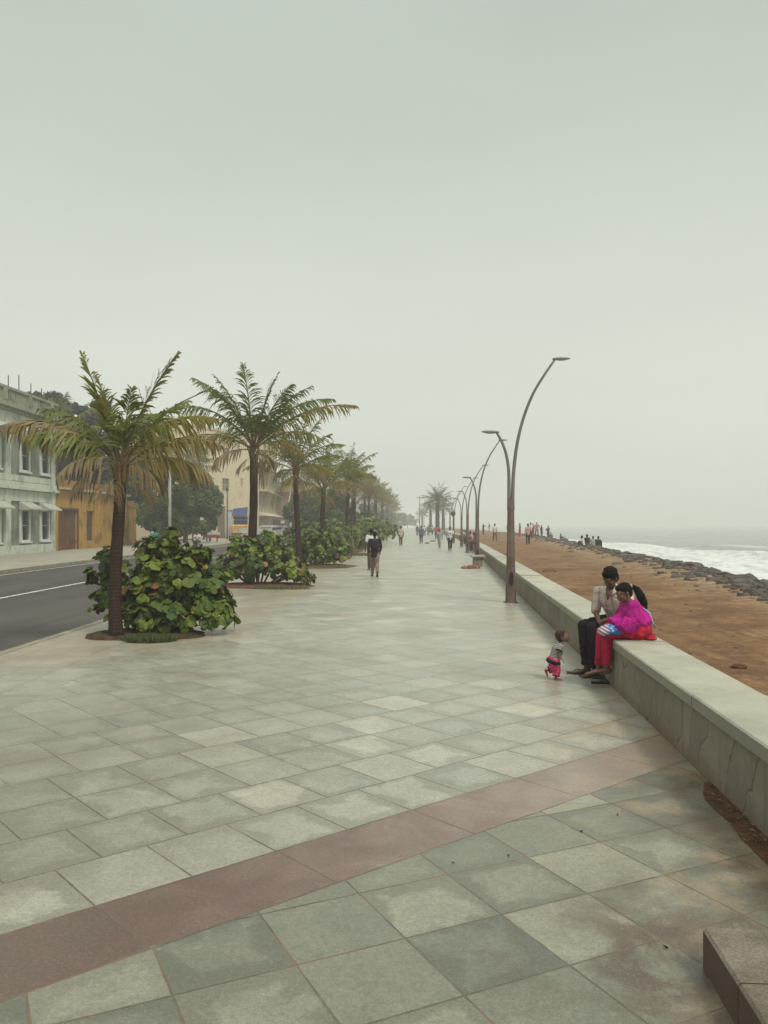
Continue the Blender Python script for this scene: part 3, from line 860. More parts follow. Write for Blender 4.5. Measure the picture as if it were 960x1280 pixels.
    # pale blue border down the back of the shawl
    s = MB(); s.tube([nk + V(.050, -.035, .012), nk + V(.118, -.05, -.06), ch + V(.165, -.06, -.02), ch + V(.200, -.065, -.13), p + V(.205, -.07, .03)], [(.020, .010), (.026, .012), (.026, .012), (.026, .012), (.02, .01)], 10, lat=(.25, 1, 0))
    s.build('shawl_border', m_cloth('pale_blue_cloth', (.27, .34, .46)), root, True)
    at, M = head_frame(J['head'], hf, hu, .92)
    hp = hair_prims(at, M, .90)
    q0 = at(0, -.105, .045); 
    hp.ball(at(0, -.035, .035), .080, .084, .084, 16, 10, M=M)
    hm = voxel(hp, 'hair', .006, 2); hm.materials.append(HAIR); ho = link('hair', hm, root)
    pt = MB()
    pt.tube([q0 - V(.02, 0, 0), q0 + V(.035, 0, .004), q0 + V(.085, -.01, -.035), q0 + V(.125, -.02, -.11), q0 + V(.155, -.03, -.195), q0 + V(.165, -.03, -.245), q0 + V(.150, -.03, -.275)],
            [.020, .022, .040, .050, .046, .030, .008], 12)
    for i in range(12):
        a = i * .52; o_ = V(math.cos(a) * .02, math.sin(a) * .025, 0)
        pt.tube([q0 + V(.06, 0, -.01) + o_ * .6, q0 + V(.12, -.02, -.11) + o_ * 1.7, q0 + V(.158, -.03, -.22 - .05 * random.random()) + o_ * 1.1], [.012, .013, .004], 5)
    pt.build('ponytail', HAIR, root, True)
    c = MB(); c.ball(q0 + V(.012, -.008, .006), .020, .028, .026, 10, 8); c.build('hair_tie', mat('pale_hair_tie', (.55, .35, .30)), root, True)
    face_parts(root, J['head'], hf, hu, .92)
    for q in (-1, 1): ge = MB(); ge.ball(at(q * .078, -.012, -.045), .007, .007, .010, 8, 6); ge.build('earring', mat('gold', (.6, .4, .12), .3, .1, 6, 0, .5, 1.0), root, True)
    # printed cloth bag held on the knee
    bag = MB()
    t_ = NT('blue_print_cloth'); x, y, z = t_.xyz(); n = t_.noise(26, 3, .6)
    v = t_.n('ShaderNodeTexVoronoi'); v.inputs['Scale'].default_value = 26; t_.l(t_.pos(), v.inputs['Vector'])
    cc = t_.mix(t_.range(x, -.045, .0), t_.mix(t_.m('LESS_THAN', t_.m('FRACT', t_.m('MULTIPLY', t_.m('ADD', z, t_.m('MULTIPLY', x, .6)), 24)), .5), (.52, .47, .47), (.20, .10, .18)), t_.mix(t_.range(v.outputs['Distance'], .2, .4), (.35, .50, .62), (.045, .16, .42)))
    bm_ = t_.fin(cc, .8, .2)
    bag.tube([V(-.115, 0, -.035), V(-.09, 0, -.02), V(0, -.01, .012), V(.09, 0, .0), V(.15, .02, -.01)], [(.055, .025), (.09, .05), (.11, .058), (.10, .05), (.05, .02)], 14, lat=(0, 1, .15))
    bgm = voxel(bag, 'bag', .008, 3); bgm.materials.append(bm_)
    o = link('cloth_bag', bgm); o.location = (2.53, 9.36, .665)
    tag(o, 'blue and white printed cloth bundle held on the seated woman\'s knee', 'cloth bag')
    # --- child
    off = V(2.06, 9.95, 0)
    J = {'pelvis': V(2.030, 9.95, .225), 'chest': V(2.080, 9.945, .365), 'neck': V(2.108, 9.945, .435), 'head': V(2.128, 9.94, .515)}
    J['shL'] = V(2.095, 9.875, .405); J['shR'] = V(2.095, 10.015, .405)
    J['elL'] = V(2.055, 9.855, .325); J['wrL'] = V(2.10, 9.845, .265)
    J['elR'] = V(2.05, 10.04, .33); J['wrR'] = V(2.08, 10.05, .265)
    J['hipL'] = V(2.035, 9.91, .195); J['hipR'] = V(2.03, 9.985, .195)
    J['knL'] = V(2.06, 9.91, .115); J['knR'] = V(2.035, 9.99, .125)
    J['anL'] = V(2.045, 9.91, .038); J['anR'] = V(1.965, 10.0, .10)
    J['toeL'] = V(1, -.1, 0); J['toeR'] = V(.45, 0, -1)
    J = {k: (v - off if not k.startswith('toe') else v) for k, v in J.items()}
    root = thing('person', 'toddler in grey striped top and pink trousers gazing up at the couple', 'person', off)
    hf = V(.92, -.25, .42); hu = V(-.4, 0, 1); S = .40
    b = voxel(body_prims(J, S, V(1, 0, 0), hf, hu, curl=.4, hs=.66), 'body', .0035, 3); b.materials.append(SKIN_C); link('body', b, root)
    sh = shirt_prims(J, .58, .62, .008, -.02)
    smh = voxel(sh, 'shirt', .004, 2); smh.materials.append(m_stripes('grey_striped_jersey', 2, 58, .42, (.36, .35, .34), (.11, .10, .11))); link('shirt', smh, root)
    hem = MB(); p = J['pelvis']; up = (J['chest'] - p).normalized()
    hem.tube([p - up * .035, p - up * .015, p + up * .010], [(.108, .086), (.112, .090), (.104, .082)], 18, lat=(0, 1, 0)); hem.build('shirt_hem', m_cloth('black_jersey', (.02, .017, .02)), root, True)
    for q in 'LR':
        c = MB(); e = lerp(J['sh' + q], J['el' + q], .62); d = (J['el' + q] - J['sh' + q]).normalized()
        c.tube([e - d * .014, e + d * .006], [.041, .041], 12); c.build('sleeve_cuff', m_cloth('black_jersey', (.02, .017, .02)), root, True)
    tr = voxel(trouser_prims(J, .56, .85, .012, .004), 'trousers', .0045, 3); tr.materials.append(m_dots('pink_dotted_cotton', (.50, .04, .13), (.62, .20, .28), 55)); link('trousers', tr, root)
    for q in 'LR':
        c = MB(); e = lerp(J['kn' + q], J['an' + q], .72); d = (J['an' + q] - J['kn' + q]).normalized()
        c.tube([e - d * .010, e + d * .012], [.046, .044], 12); c.build('trouser_cuff', m_cloth('black_jersey', (.02, .017, .02)), root, True)
    for q in 'LR':
        c = MB(); foot(c, J['an' + q] + V(0, 0, -.001), J['toe' + q], .44); c.build('shoe', m_cloth('pink_shoe', (.55, .06, .12)), root, True)
    at, M = head_frame(J['head'], hf, hu, .66)
    hp = hair_prims(at, M, .67); hm = voxel(hp, 'hair', .004, 2); hm.materials.append(mat('dark_brown_hair', (.028, .014, .010), .6, .3, 60)); link('hair', hm, root)
    face_parts(root, J['head'], hf, hu, .66)
    # sandals on the paving
    def sandal(u, v, rz, label, sole):
        Y = GY(v); t = thing('sandal', label, 'sandal', (PX(u, Y), Y, .0), rz, 'sandals taken off by the wall')
        m = MB()
        outline = [(-.125, .0), (-.115, -.03), (-.07, -.036), (0, -.034), (.07, -.046), (.115, -.036), (.135, 0), (.115, .034), (.07, .042), (0, .032), (-.07, .036), (-.115, .03)]
        n0 = len(m.v)
        for z in (.002, .024): m.v += [(x, y, z + (.01 * (x > .1))) for x, y in outline]
        k = len(outline)
        m.f.append(tuple(reversed(range(k)))); m.f.append(tuple(range(k, 2 * k)))
        for i in range(k): m.f.append((i, (i + 1) % k, k + (i + 1) % k, k + i))
        m.m = [0] * len(m.f); m.r = [0] * len(m.f)
        m.build('sole', sole, t, False, .004)
        s_ = MB()
        for q in (-1, 1):
            s_.tube([V(.075, 0, .026), V(.055, q * .012, .045), V(.02, q * .030, .045), V(-.02, q * .036, .024)], [(.008, .004)] * 4, 6)
        s_.build('strap', SHOE, t, True)
    g = mat('grey_sole', (.12, .12, .11), .7)
    sandal(720, 841.5, R(6), 'grey soled flip-flop lying farthest left, nearest the toddler', g)
    sandal(737, 846, R(-12), 'black flip-flop in the middle, below the bare crossed feet', SHOE)
    sandal(752, 849, R(-20), 'black sandal third from the left, partly under the next one', SHOE)
    sandal(752, 854.5, R(0), 'black sandal lying nearest the camera at the foot of the wall', SHOE)
near_people()
# ---------------------------------------------------------------- crowd
def C(name, *c): return m_cloth('cloth_' + name, c)
WHITE = C('white', .55, .55, .53); CREAM = C('cream', .50, .43, .32); DARK = C('dark', .018, .014, .018); NAVY = C('navy', .03, .035, .075)
BROWN = C('brown', .075, .045, .035); KHAKI = C('khaki', .20, .15, .115); PINK = C('pink', .50, .27, .29); RED = C('red', .45, .05, .06)
GREEN = C('green', .03, .20, .13); GREY = C('grey', .28, .29, .28); BLUE = C('blue', .09, .13, .26); PURPLE = C('purple', .10, .09, .19); MAROON = C('maroon', .16, .05, .06)
TEAL = m_stripes('teal_striped_shirt', 2, 11, .25, (.035, .22, .22), (.02, .09, .10))
def put_person(kind, u, hv, fv, face, label, top, bottom, zg=0.0, group=None, Y=None, **kw):
    if Y is None: Y = F * (H0 - zg) / (fv - HZ)
    X = PX(u, Y)
    z = zg
    if zg is None or zg == 'sand': z = sand_z(X, Y)
    Hh = (fv - hv) * Y / F
    if kind in ('sit', 'squat'): Hh = 1.62
    Hh = max(1.52, min(1.78, Hh))
    return person(kind, (X, Y, z), face, Hh, label, top, bottom, group, **kw)
G1 = 'people walking on the promenade'
put_person('walk', 468.5, 664, 721, R(3), 'man in dark jacket with backpack and brown trousers walking away, nearest on the promenade', DARK, KHAKI, 0, G1, parts=('shirtlong', 'trousers'), extra=[('backpack', C('maroonblack', .03, .016, .024))])
put_person('stand', 464.3, 661, 712, R(15), 'man in white shirt walking just beyond the one with the backpack', WHITE, BROWN, 0, G1)
put_person('walk2', 501, 657, 682, R(0), 'man in cream shirt and dark brown trousers walking alone beside the hedge', CREAM, BROWN, 0, G1)
put_person('walk', 526.5, 655.5, 679.5, R(0), 'person in purple blue top with dark legs on the far promenade', PURPLE, BROWN, 0, G1)
put_person('stand', 521.5, 654.5, 669.5, R(20), 'distant person in navy clothes, leftmost of the walking crowd', NAVY, NAVY, 0, G1)
put_person('walk', 530.5, 654.5, 670, R(180), 'distant person in white shirt between purple and green tops', WHITE, NAVY, 0, G1)
put_person('stand', 535.5, 654.5, 669.5, R(0), 'distant person in bright green shirt and dark trousers', GREEN, NAVY, 0, G1)
put_person('walk2', 540.5, 656, 668.5, R(180), 'distant person in white shirt beside the green shirted one', WHITE, DARK, 0, G1)
put_person('akimbo', 546, 656, 674, R(180), 'person in red shirt with elbows out in the crowd', RED, NAVY, 0, G1)
put_person('walk', 549.5, 661, 685, R(170), 'person in pale grey clothes walking left of the white T-shirt', GREY, GREY, 0, G1)
tp = put_person('walk2', 562.5, 658, 688.5, R(178), 'person in white printed T-shirt and black trousers walking towards the camera', WHITE, DARK, 0, G1)
# printed mark on the T-shirt front
m = MB(); 
for i, (a, b_, w, h) in enumerate([(-.06, 1.22, .05, .05), (.01, 1.24, .05, .03), (-.04, 1.16, .09, .03), (.03, 1.18, .03, .06)]): m.box(a, a + w, .132, .138, b_, b_ + h)
m.build('shirt_print', C('print', .12, .13, .16), tp)
G2 = 'people seated on the far wall'
for i, (u, Y, top, bot, lab) in enumerate([
    (589.5, 57, RED, DARK, 'person in red top with dark trousers seated on the wall by the third lamp'),
    (594.0, 60, MAROON, MAROON, 'person in dark maroon seated on the wall right of the red top'),
    (585.5, 70, PINK, BROWN, 'person in pink seated on the far wall behind the third lamp'),
    (580.5, 77, PURPLE, DARK, 'person in purple seated on the wall between third and fourth lamp'),
    (576.5, 86, GREY, NAVY, 'person in grey seated on the wall behind the fourth lamp'),
    (573.0, 94, CREAM, BROWN, 'person in cream seated on the farthest visible stretch of wall')]):
    X = wall_x(Y) - .02 + .2
    person('sit', (X, Y, 0), R(88 + 6 * (i % 3)), 1.66, lab, top, bot, G2, parts=('shirt', 'skirt' if i in (1, 3) else 'trousers'))
G3 = 'people standing on the beach'
S = 'sand'
def beach(kind, u, hv, fv, face, label, top, bottom, Hm=1.66, **kw):
    Y = Hm * F / (fv - hv)
    X = PX(u, Y)
    person(kind, (X, Y, sand_z(X, Y)), face, Hm, label, top, bottom, G3 if kind != 'squat' else 'people sitting on the rocks', **kw)
beach('photo', 604, 653, 666.5, R(-60), 'dark clad person raising an arm, leftmost on the beach', DARK, DARK)
beach('stand', 611.5, 655, 665, R(0), 'pale grey figure far off near the left end of the beach', GREY, GREY)
beach('walk', 618.5, 652.5, 674.5, R(190), 'man in white shirt and brown shorts walking on the left of the beach', WHITE, BROWN, 1.68)
beach('stand', 635.2, 654.5, 668.5, R(0), 'grey shirted person half hidden behind the nearest lamp post', GREY, NAVY)
beach('stand', 649.8, 653, 669.5, R(100), 'woman in long red sari standing alone on the sand', RED, RED, 1.6, parts=('shirt', 'skirt'))
beach('stand', 660, 655.5, 681.5, R(5), 'man in pink shirt and dark trousers, nearest of the group on the sand', PINK, DARK, 1.7)
beach('stand', 663.3, 656.5, 676, R(0), 'person in white mostly hidden behind the nearest pink shirt', WHITE, BROWN)
beach('stand', 666.3, 657.5, 673.5, R(30), 'woman in long maroon dress standing between two pink shirts', MAROON, MAROON, 1.55, parts=('shirt', 'skirt'))
beach('akimbo', 671, 655.5, 673.5, R(-10), 'person in rose pink shirt and navy trousers right of the maroon dress', C('rose', .42, .16, .22), NAVY)
beach('stand', 676.8, 652.5, 669, R(-70), 'dark shirted person standing alone beyond the rose shirt', NAVY, NAVY)
beach('point', 685.3, 652.5, 670, R(20), 'dark clothed man with arm raised, left of a close pair', DARK, NAVY)
beach('stand', 688.5, 653, 669.5, R(-20), 'dark clothed man on the right of a close pair', PURPLE, NAVY)
beach('photo', 701, 657.5, 675.5, R(-80), 'man in dark shirt and blue jeans holding out a phone at the water', DARK, BLUE)
def squat(u, vb, Y, face, label, top, bot, z=None):
    X = PX(u, Y); person('squat', (X, Y, PZ(vb, Y)), face, 1.62, label, top, bot, 'people sitting on the rocks')
squat(729.5, 683.5, 62, R(60), 'person in whitish top, leftmost of four sitting on the rocks', WHITE, BROWN)
squat(735.0, 681.5, 64, R(20), 'person in black sitting highest among four on the rocks', DARK, DARK)
squat(741.2, 684, 62, R(-20), 'person in pale top between two dark figures on the rocks', GREY, MAROON)
squat(747.0, 684.5, 61, R(-40), 'person in black, rightmost of four sitting on the rocks', DARK, DARK)
Y = 45; person('walk', (PX(193.5, Y), Y, 0), R(25), 1.7, 'person in teal striped shirt walking along the road behind the first bush', TEAL, C('jeans', .10, .13, .16))

# ---------------------------------------------------------------- ground, road, promenade
def sheet(name, xs, ys, zf, m, kind='structure', smooth=True):
    v = []; f = []
    nx, ny = len(xs), len(ys)
    for y in ys:
        for x in xs: v.append((x, y, zf(x, y)))
    for j in range(ny - 1):
        for i in range(nx - 1):
            a = j * nx + i; f.append((a, a + 1, a + 1 + nx, a + nx))
    me = bpy.data.meshes.new(name); me.from_pydata(v, [], f); me.materials.append(m)
    if smooth: me.polygons.foreach_set('use_smooth', [True] * len(f))
    o = link(name, me); o['kind'] = kind
    return o
def strip(name, la, lb, ys, z, m, kind='structure', label=None):
    """sheet between two lateral functions"""
    b = MB()
    for y0, y1 in zip(ys, ys[1:]):
        b.face([(la(y0), y0, z), (lb(y0), y0, z), (lb(y1), y1, z), (la(y1), y1, z)])
    o = b.build(name, m); o['kind'] = kind
    return o
YS = [-12, -6, 0, 5, 10, 20, 30, 40, 50, 60, 70, 80, 90, 100, 115, 130, 150, 175, 200, 230, 260, 300, 350, 420, 520]
b = MB(); b.face([(-3000, -200, -.30), (2, -200, -.30), (2, 400, -.30), (18, 430, -.3), (-5, 700, -.3), (-150, 3000, -.30), (-3000, 3000, -.30)])
g = b.build('ground', m_soil('dry_ground', (.16, .13, .09), (.24, .20, .14))); g['kind'] = 'structure'
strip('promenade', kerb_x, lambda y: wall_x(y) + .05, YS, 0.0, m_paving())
strip('road', lambda y: -15.6, lambda y: kerb_x(y) - .02, YS, -.14, m_asphalt())
pl = m_paint_line()
def line_strip(name, x_of, w, ys): strip(name, lambda y: x_of(y) - w / 2, lambda y: x_of(y) + w / 2, ys, -.136, pl)
line_strip('road_marking', lambda y: kerb_x(y) - .42 - .012 * (y - 15), .10, list(range(6, 150, 6)))
line_strip('road_marking', lambda y: -10.4 + .006 * (y - 22), .14, list(range(0, 150, 6)))
line_strip('road_marking', lambda y: -15.1, .12, list(range(0, 150, 6)))
b = MB()
kst = mat('kerb_stone', (.26, .235, .175), .85, .25, 3, .3)
y = -6.0
while y < 180:
    y1 = y + .98
    for (xa, xb) in ((kerb_x(y) - .02, kerb_x(y) + .13),):
        dx = kerb_x(y1) - kerb_x(y)
        n = len(b.v)
        b.v += [(xa, y, -.15), (xb, y, -.15), (xb + dx, y1, -.15), (xa + dx, y1, -.15), (xa, y, .008), (xb, y, .008), (xb + dx, y1, .008), (xa + dx, y1, .008)]
        for q in ((4, 5, 6, 7), (0, 1, 5, 4), (1, 2, 6, 5), (2, 3, 7, 6), (3, 0, 4, 7)): b.f.append(tuple(n + i for i in q)); b.m.append(0); b.r.append(0)
    y += 1.0
o = b.build('kerb', kst); o['kind'] = 'structure'
# far pavement with its kerb
b = MB(); b.box(-23.25, -15.6, -12, 200, -.28, .0); o = b.build('pavement', m_plaster('pavement_concrete', (.30, .29, .235), (.17, .15, .12), .6, 1, False)); o['kind'] = 'structure'
b = MB()
for y in range(-8, 150): b.box(-15.62, -15.45, y, y + .985, -.15, .012)
o = b.build('kerb', kst); o['kind'] = 'structure'

# sand
xs_n = 34
b = MB()
ysn = [-14 + i * .9 for i in range(70)] + [50 + i * 3 for i in range(60)] + [232 + i * 12 for i in range(36)]
rows = []
for y in ysn:
    w = wall_x(y) + .5; s = shore_x(y) + 5
    rows.append([(lerp(w, s, i / xs_n), y) for i in range(xs_n + 1)])
v = []; f = []
for r_ in rows:
    for (x, y) in r_: v.append((x, y, sand_z(x, y)))
k = xs_n + 1
for j in range(len(rows) - 1):
    for i in range(xs_n): a = j * k + i; f.append((a, a + 1, a + 1 + k, a + k))
me = bpy.data.meshes.new('beach'); me.from_pydata(v, [], f); me.materials.append(m_sand()); me.polygons.foreach_set('use_smooth', [True] * len(f))
o = link('beach', me); o['kind'] = 'structure'

# sea
def sea_z(x, y):
    z = -2.0
    z += .10 * nz(x * .12, y * .05, 1) + .05 * nz(x * .5, y * .25, 5)
    def ridge(xc, h, w, sd):
        xx = x - (xc + 5 * nz(y * .018, sd)) ; hh = h * max(0, .65 + .9 * nz(y * .03, sd + 7))
        ww = w if xx < 0 else w * 2.2
        return hh * math.exp(-(xx / ww) ** 2)
    z += ridge(43, .85, 1.3, 1.5) + ridge(34, .45, 1.1, 4.5) + ridge(27, .35, 1, 8.5) + ridge(58, .6, 3, 12.5) + ridge(80, .4, 5, 22.5)
    z += .12 * nz(x * .9, y * .5, 2) * sm(50, 40, x)
    return z
xs = [4 + i * .75 for i in range(62)] + [50 + i * 2.5 for i in range(30)] + [126 + (1.18 ** i) * 12 for i in range(30)]
ys = [-20 + i * 8 for i in range(5)] + [16 + i * 1.6 for i in range(100)] + [180 + (1.14 ** i) * 8 for i in range(44)]
sheet('sea', xs, ys, sea_z, m_sea())

# soil strip at the foot of the wall + dry litter
b = MB()
ys_ = [3.2 + i * .12 for i in range(24)]
for y0, y1 in zip(ys_, ys_[1:]):
    wid = lambda y: .135 * sm(6.15, 5.6, y) * (1 + .35 * nz(y * 3, 1)) + .01
    b.face([(wall_x(y0) - wid(y0), y0, .005), (wall_x(y0) + .02, y0, .012), (wall_x(y1) + .02, y1, .012), (wall_x(y1) - wid(y1), y1, .005)])
o = b.build('soil_strip', m_soil('rust_soil', (.085, .045, .027), (.17, .095, .055))); o['kind'] = 'structure'
b = MB(); random.seed(11)
for i in range(260):
    y = random.uniform(3.5, 6.1); x = wall_x(y) - abs(random.gauss(0, .07)) - .01; a = random.uniform(0, 6.28); L = random.uniform(.006, .026)
    d = Vector((math.cos(a), math.sin(a), 0)) * L; w = Vector((-math.sin(a), math.cos(a), 0)) * L * .16; p = Vector((x, y, .014 + random.random() * .01))
    b.face([p - d, p + w + V(0, 0, .004), p + d, p - w], 0, random.random() + .01)
o = b.build('dry_litter', m_leaf('dry_litter_leaf', [(0, (.08, .045, .025)), (.5, (.17, .10, .05)), (1, (.28, .19, .10))], .9, 0)); tag(o, kind='stuff')
# scattered leaves on the paving
for i, (u, v_, c_) in enumerate([(727, 1040, 0), (772, 1019, 1), (832, 1185, 0), (566, 1079, 0), (636, 1070, 0)]):
    Y = GY(v_); X = PX(u, Y); b = MB(); L = .014; a = i * 1.3
    d = Vector((math.cos(a), math.sin(a), 0)) * L; w = Vector((-math.sin(a), math.cos(a), 0)) * L * .45
    p = Vector((X, Y, .004))
    b.face([p - d, p + w - d * .2 + V(0, 0, .004), p + d + V(0, 0, .008), p - w - d * .2 + V(0, 0, .003)]); b.face([p - d + V(0, 0, -.002), p - w - d * .2, p + d + V(0, 0, .005), p + w - d * .2])
    o = b.build('fallen_leaf', mat('dead_leaf_%d' % c_, ((.02, .014, .01), (.16, .07, .02))[c_], .8))
    tag(o, 'small dark fallen leaf lying on the foreground paving' if not c_ else 'small orange brown fallen leaf lying on the foreground paving', 'leaf', 'fallen leaves on the paving')

# ---------------------------------------------------------------- low wall
wall = thing('low_wall', 'long low rendered wall with flat pale coping dividing promenade from sand', 'wall', (0, 0, 0))
b = MB(); TH = .56
ysw = [-12 + i * 1.0 for i in range(100)] + [90 + i * 4 for i in range(60)]
def nrm(y):
    d = (wall_x(y + .5) - wall_x(y - .5)); return 1 / math.sqrt(1 + d * d), -d / math.sqrt(1 + d * d)
for y0, y1 in zip(ysw, ysw[1:]):
    a0, a1 = wall_x(y0), wall_x(y1)
    for z0, z1 in ((-.05, .47),):
        b.face([(a1, y1, z0), (a0, y0, z0), (a0, y0, z1), (a1, y1, z1)])
        b.face([(a0 + TH - .04, y0, z0), (a1 + TH - .04, y1, z0), (a1 + TH - .04, y1, z1), (a0 + TH - .04, y0, z1)])
b.build('wall_face', m_wallface(), wall)
b = MB(); random.seed(5)
def cop(y0, y1, r):
    g = .009; y0 += g; y1 -= g
    xa, xb = wall_x(y0) - .025, wall_x(y1) - .025
    n = len(b.v); dz = random.uniform(-.007, .007); zt = .56 + dz; zb = .465
    ch = .012
    prof = [(0, zb), (0, zt - ch), (ch, zt), (TH - ch, zt), (TH, zt - ch), (TH, zb)]
    for (xx, yy) in ((xa, y0), (xb, y1)):
        for (px, pz) in prof: b.v.append((xx + px, yy - px * .0765, pz))
    k = len(prof)
    for i in range(k):
        j = (i + 1) % k
        b.f.append((n + i, n + j, n + k + j, n + k + i)); b.m.append(0); b.r.append(r)
    b.f.append(tuple(n + i for i in range(k))); b.m.append(0); b.r.append(r)
    b.f.append(tuple(n + k + i for i in reversed(range(k)))); b.m.append(0); b.r.append(r)
y = -12.0; cuts = [-12, -9.3, -6.6, -3.9, -1.2, 1.5, 3.9, 6.33, 9.25, 12.1, 15.2]
while cuts[-1] < 120: cuts.append(cuts[-1] + 2.9 + random.uniform(-.2, .2))
while cuts[-1] < 330: cuts.append(cuts[-1] + 8)
for y0, y1 in zip(cuts, cuts[1:]): cop(y0, y1, random.uniform(.05, 1))
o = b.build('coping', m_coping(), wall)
# step block bottom right
st = m_step()
b = MB()
def step_block(y0, y1, r):
    xa = lambda y: 1.065 + .0765 * y
    n = len(b.v); ch = .012; zt = .17
    for yy in (y0, y1):
        for (px, pz) in ((0, -.01), (0, zt - ch), (ch, zt), (.80, zt), (.80, -.01)): b.v.append((xa(yy) + px, yy - px * .0765, pz))
    for i in range(5):
        j = (i + 1) % 5; b.f.append((n + i, n + 5 + i, n + 5 + j, n + j)); b.m.append(0); b.r.append(r)
    b.f.append(tuple(n + i for i in range(5))); b.f.append(tuple(n + 5 + i for i in reversed(range(5)))); b.m += [0, 0]; b.r += [r, r]
step_block(3.055, 3.47, .3); step_block(2.2, 3.047, .6); step_block(1.2, 2.192, .5)
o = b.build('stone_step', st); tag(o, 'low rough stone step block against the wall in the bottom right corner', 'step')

# ---------------------------------------------------------------- street lamps of the promenade
LM = m_rust('lamp_paint', (.105, .068, .055), (.165, .125, .105), 3); LA = m_rust('lamp_arm_paint', (.12, .12, .11), (.19, .18, .165), 3); LH = mat('lamp_head_grey', (.22, .23, .21), .5, .15)
def make_lamp():
    t = thing('street_lamp', 'x', 'street lamp', (0, 0, 0))
    b = MB(); b.tube([V(0, 0, 0), V(0, 0, .06), V(0, 0, 1.2), V(0, 0, 2.48)], [(.135, .11), (.13, .105), (.098, .08), (.078, .065)], 8, lat=(1, 0, 0)); b.box(-.16, .16, -.14, .14, -.01, .02)
    b.build('post', LM, t)
    b = MB(); b.tube([V(0, -.1135, .42), V(0, -.1125, .50), V(0, -.108, .66), V(0, -.104, .74)], [(.022, .006), (.048, .006), (.048, .006), (.02, .006)], 10, lat=(1, 0, 0)); b.build('access_hatch', mat('hatch_dark', (.015, .012, .012), .8), t)
    def arm(pts, name, r0, r1):
        P = []
        for i in range(len(pts) - 1):
            for q in range(3): P.append(None)
        # catmull-rom
        Q = [Vector((x, 0, z)) for x, z in pts]; Q = [Q[0] * 2 - Q[1]] + Q + [Q[-1] * 2 - Q[-2]]; P = []
        for i in range(1, len(Q) - 2):
            for s_ in (0, .33, .66):
                a, b_, c, d = Q[i - 1:i + 3]; P.append(.5 * ((2 * b_) + (c - a) * s_ + (2 * a - 5 * b_ + 4 * c - d) * s_ ** 2 + (3 * b_ - a - 3 * c + d) * s_ ** 3))
        P.append(Q[-2])
        b = MB(); n = len(P); b.tube(P, [lerp(r0, r1, i / (n - 1)) for i in range(n)], 8); return b.build(name, LA, t, True), P[-1], (P[-1] - P[-2]).normalized()
    def head(p, d, sgn):
        b = MB(); u = V(sgn, 0, .02).normalized()
        b.tube([p - u * .07, p, p + u * .10, p + u * .24, p + u * .33, p + u * .36], [(.02, .02), (.05, .03), (.08, .042), (.07, .036), (.035, .02), (.008, .006)], 12, lat=(0, 1, 0))
        h = b.build('lamp_head', LH, t, True)
        b = MB(); b.tube([p + u * .06 - V(0, 0, .030), p + u * .16 - V(0, 0, .036), p + u * .26 - V(0, 0, .028)], [(.03, .012), (.055, .014), (.03, .01)], 10, lat=(0, 1, 0)); b.build('lens', mat('lamp_lens', (.35, .36, .34), .25), h, True)
    _, p, d = arm([(.045, 2.2), (.045, 2.6), (.075, 3.2), (.16, 3.83), (.31, 4.42), (.52, 4.95), (.76, 5.36), (1.06, 5.80)], 'tall_arm', .048, .026); head(p, d, 1)
    _, p, d = arm([(-.045, 2.2), (-.045, 2.6), (-.05, 3.13), (-.11, 3.53), (-.22, 3.84), (-.345, 4.06)], 'short_arm', .045, .028); head(p, d, -1)
    return t
LAMPS = [(638.5, 19.8, 'nearest tall two-armed street lamp, its full post rising beside the wall'), (596.6, 38.8, 'second street lamp along the wall, rising behind the stone seat'),
         (584.4, 55, 'third curved street lamp along the wall from the camera'), (576.9, 70, 'fourth curved street lamp along the wall from the camera'),
         (567.2, 86, 'fifth curved street lamp, beside the round sign'), (562.5, 106, 'sixth street lamp, hazy beside the date palms')]
lamp0 = make_lamp()
for i, (u, Y, lab) in enumerate(LAMPS):
    loc = (PX(u, Y), Y, 0)
    if i == 0: o = lamp0; o.location = loc; o['label'] = lab; o['group'] = 'street lamps along the low wall'
    else: o = dup(lamp0, loc, 0, 1, lab, 'street lamps along the low wall')
    o.rotation_euler = (0, 0, 0)
for i, (Y, off) in enumerate([(126, -.6), (148, -.7), (172, -.8)]):
    dup(lamp0, (wall_x(Y) + off, Y, 0), 0, 1, 'faint far street lamp almost lost in haze beyond the date palms', 'far street lamps fading in haze')
# stone seat by second lamp
seat = thing('stone_stool', 'small square stone seat with slab top in front of the second lamp', 'stone seat', (4.19, 37.3, 0))
b = MB(); b.box(-.20, .20, -.26, .2, 0, .40); b.build('pedestal', mat('seat_stone', (.20, .16, .125), .85, .2, 5), seat, bevel=.01)
b = MB(); b.box(-.30, .30, -.36, .3, .402, .49); b.build('top_slab', mat('seat_slab', (.33, .31, .25), .8, .2, 5), seat, bevel=.015)
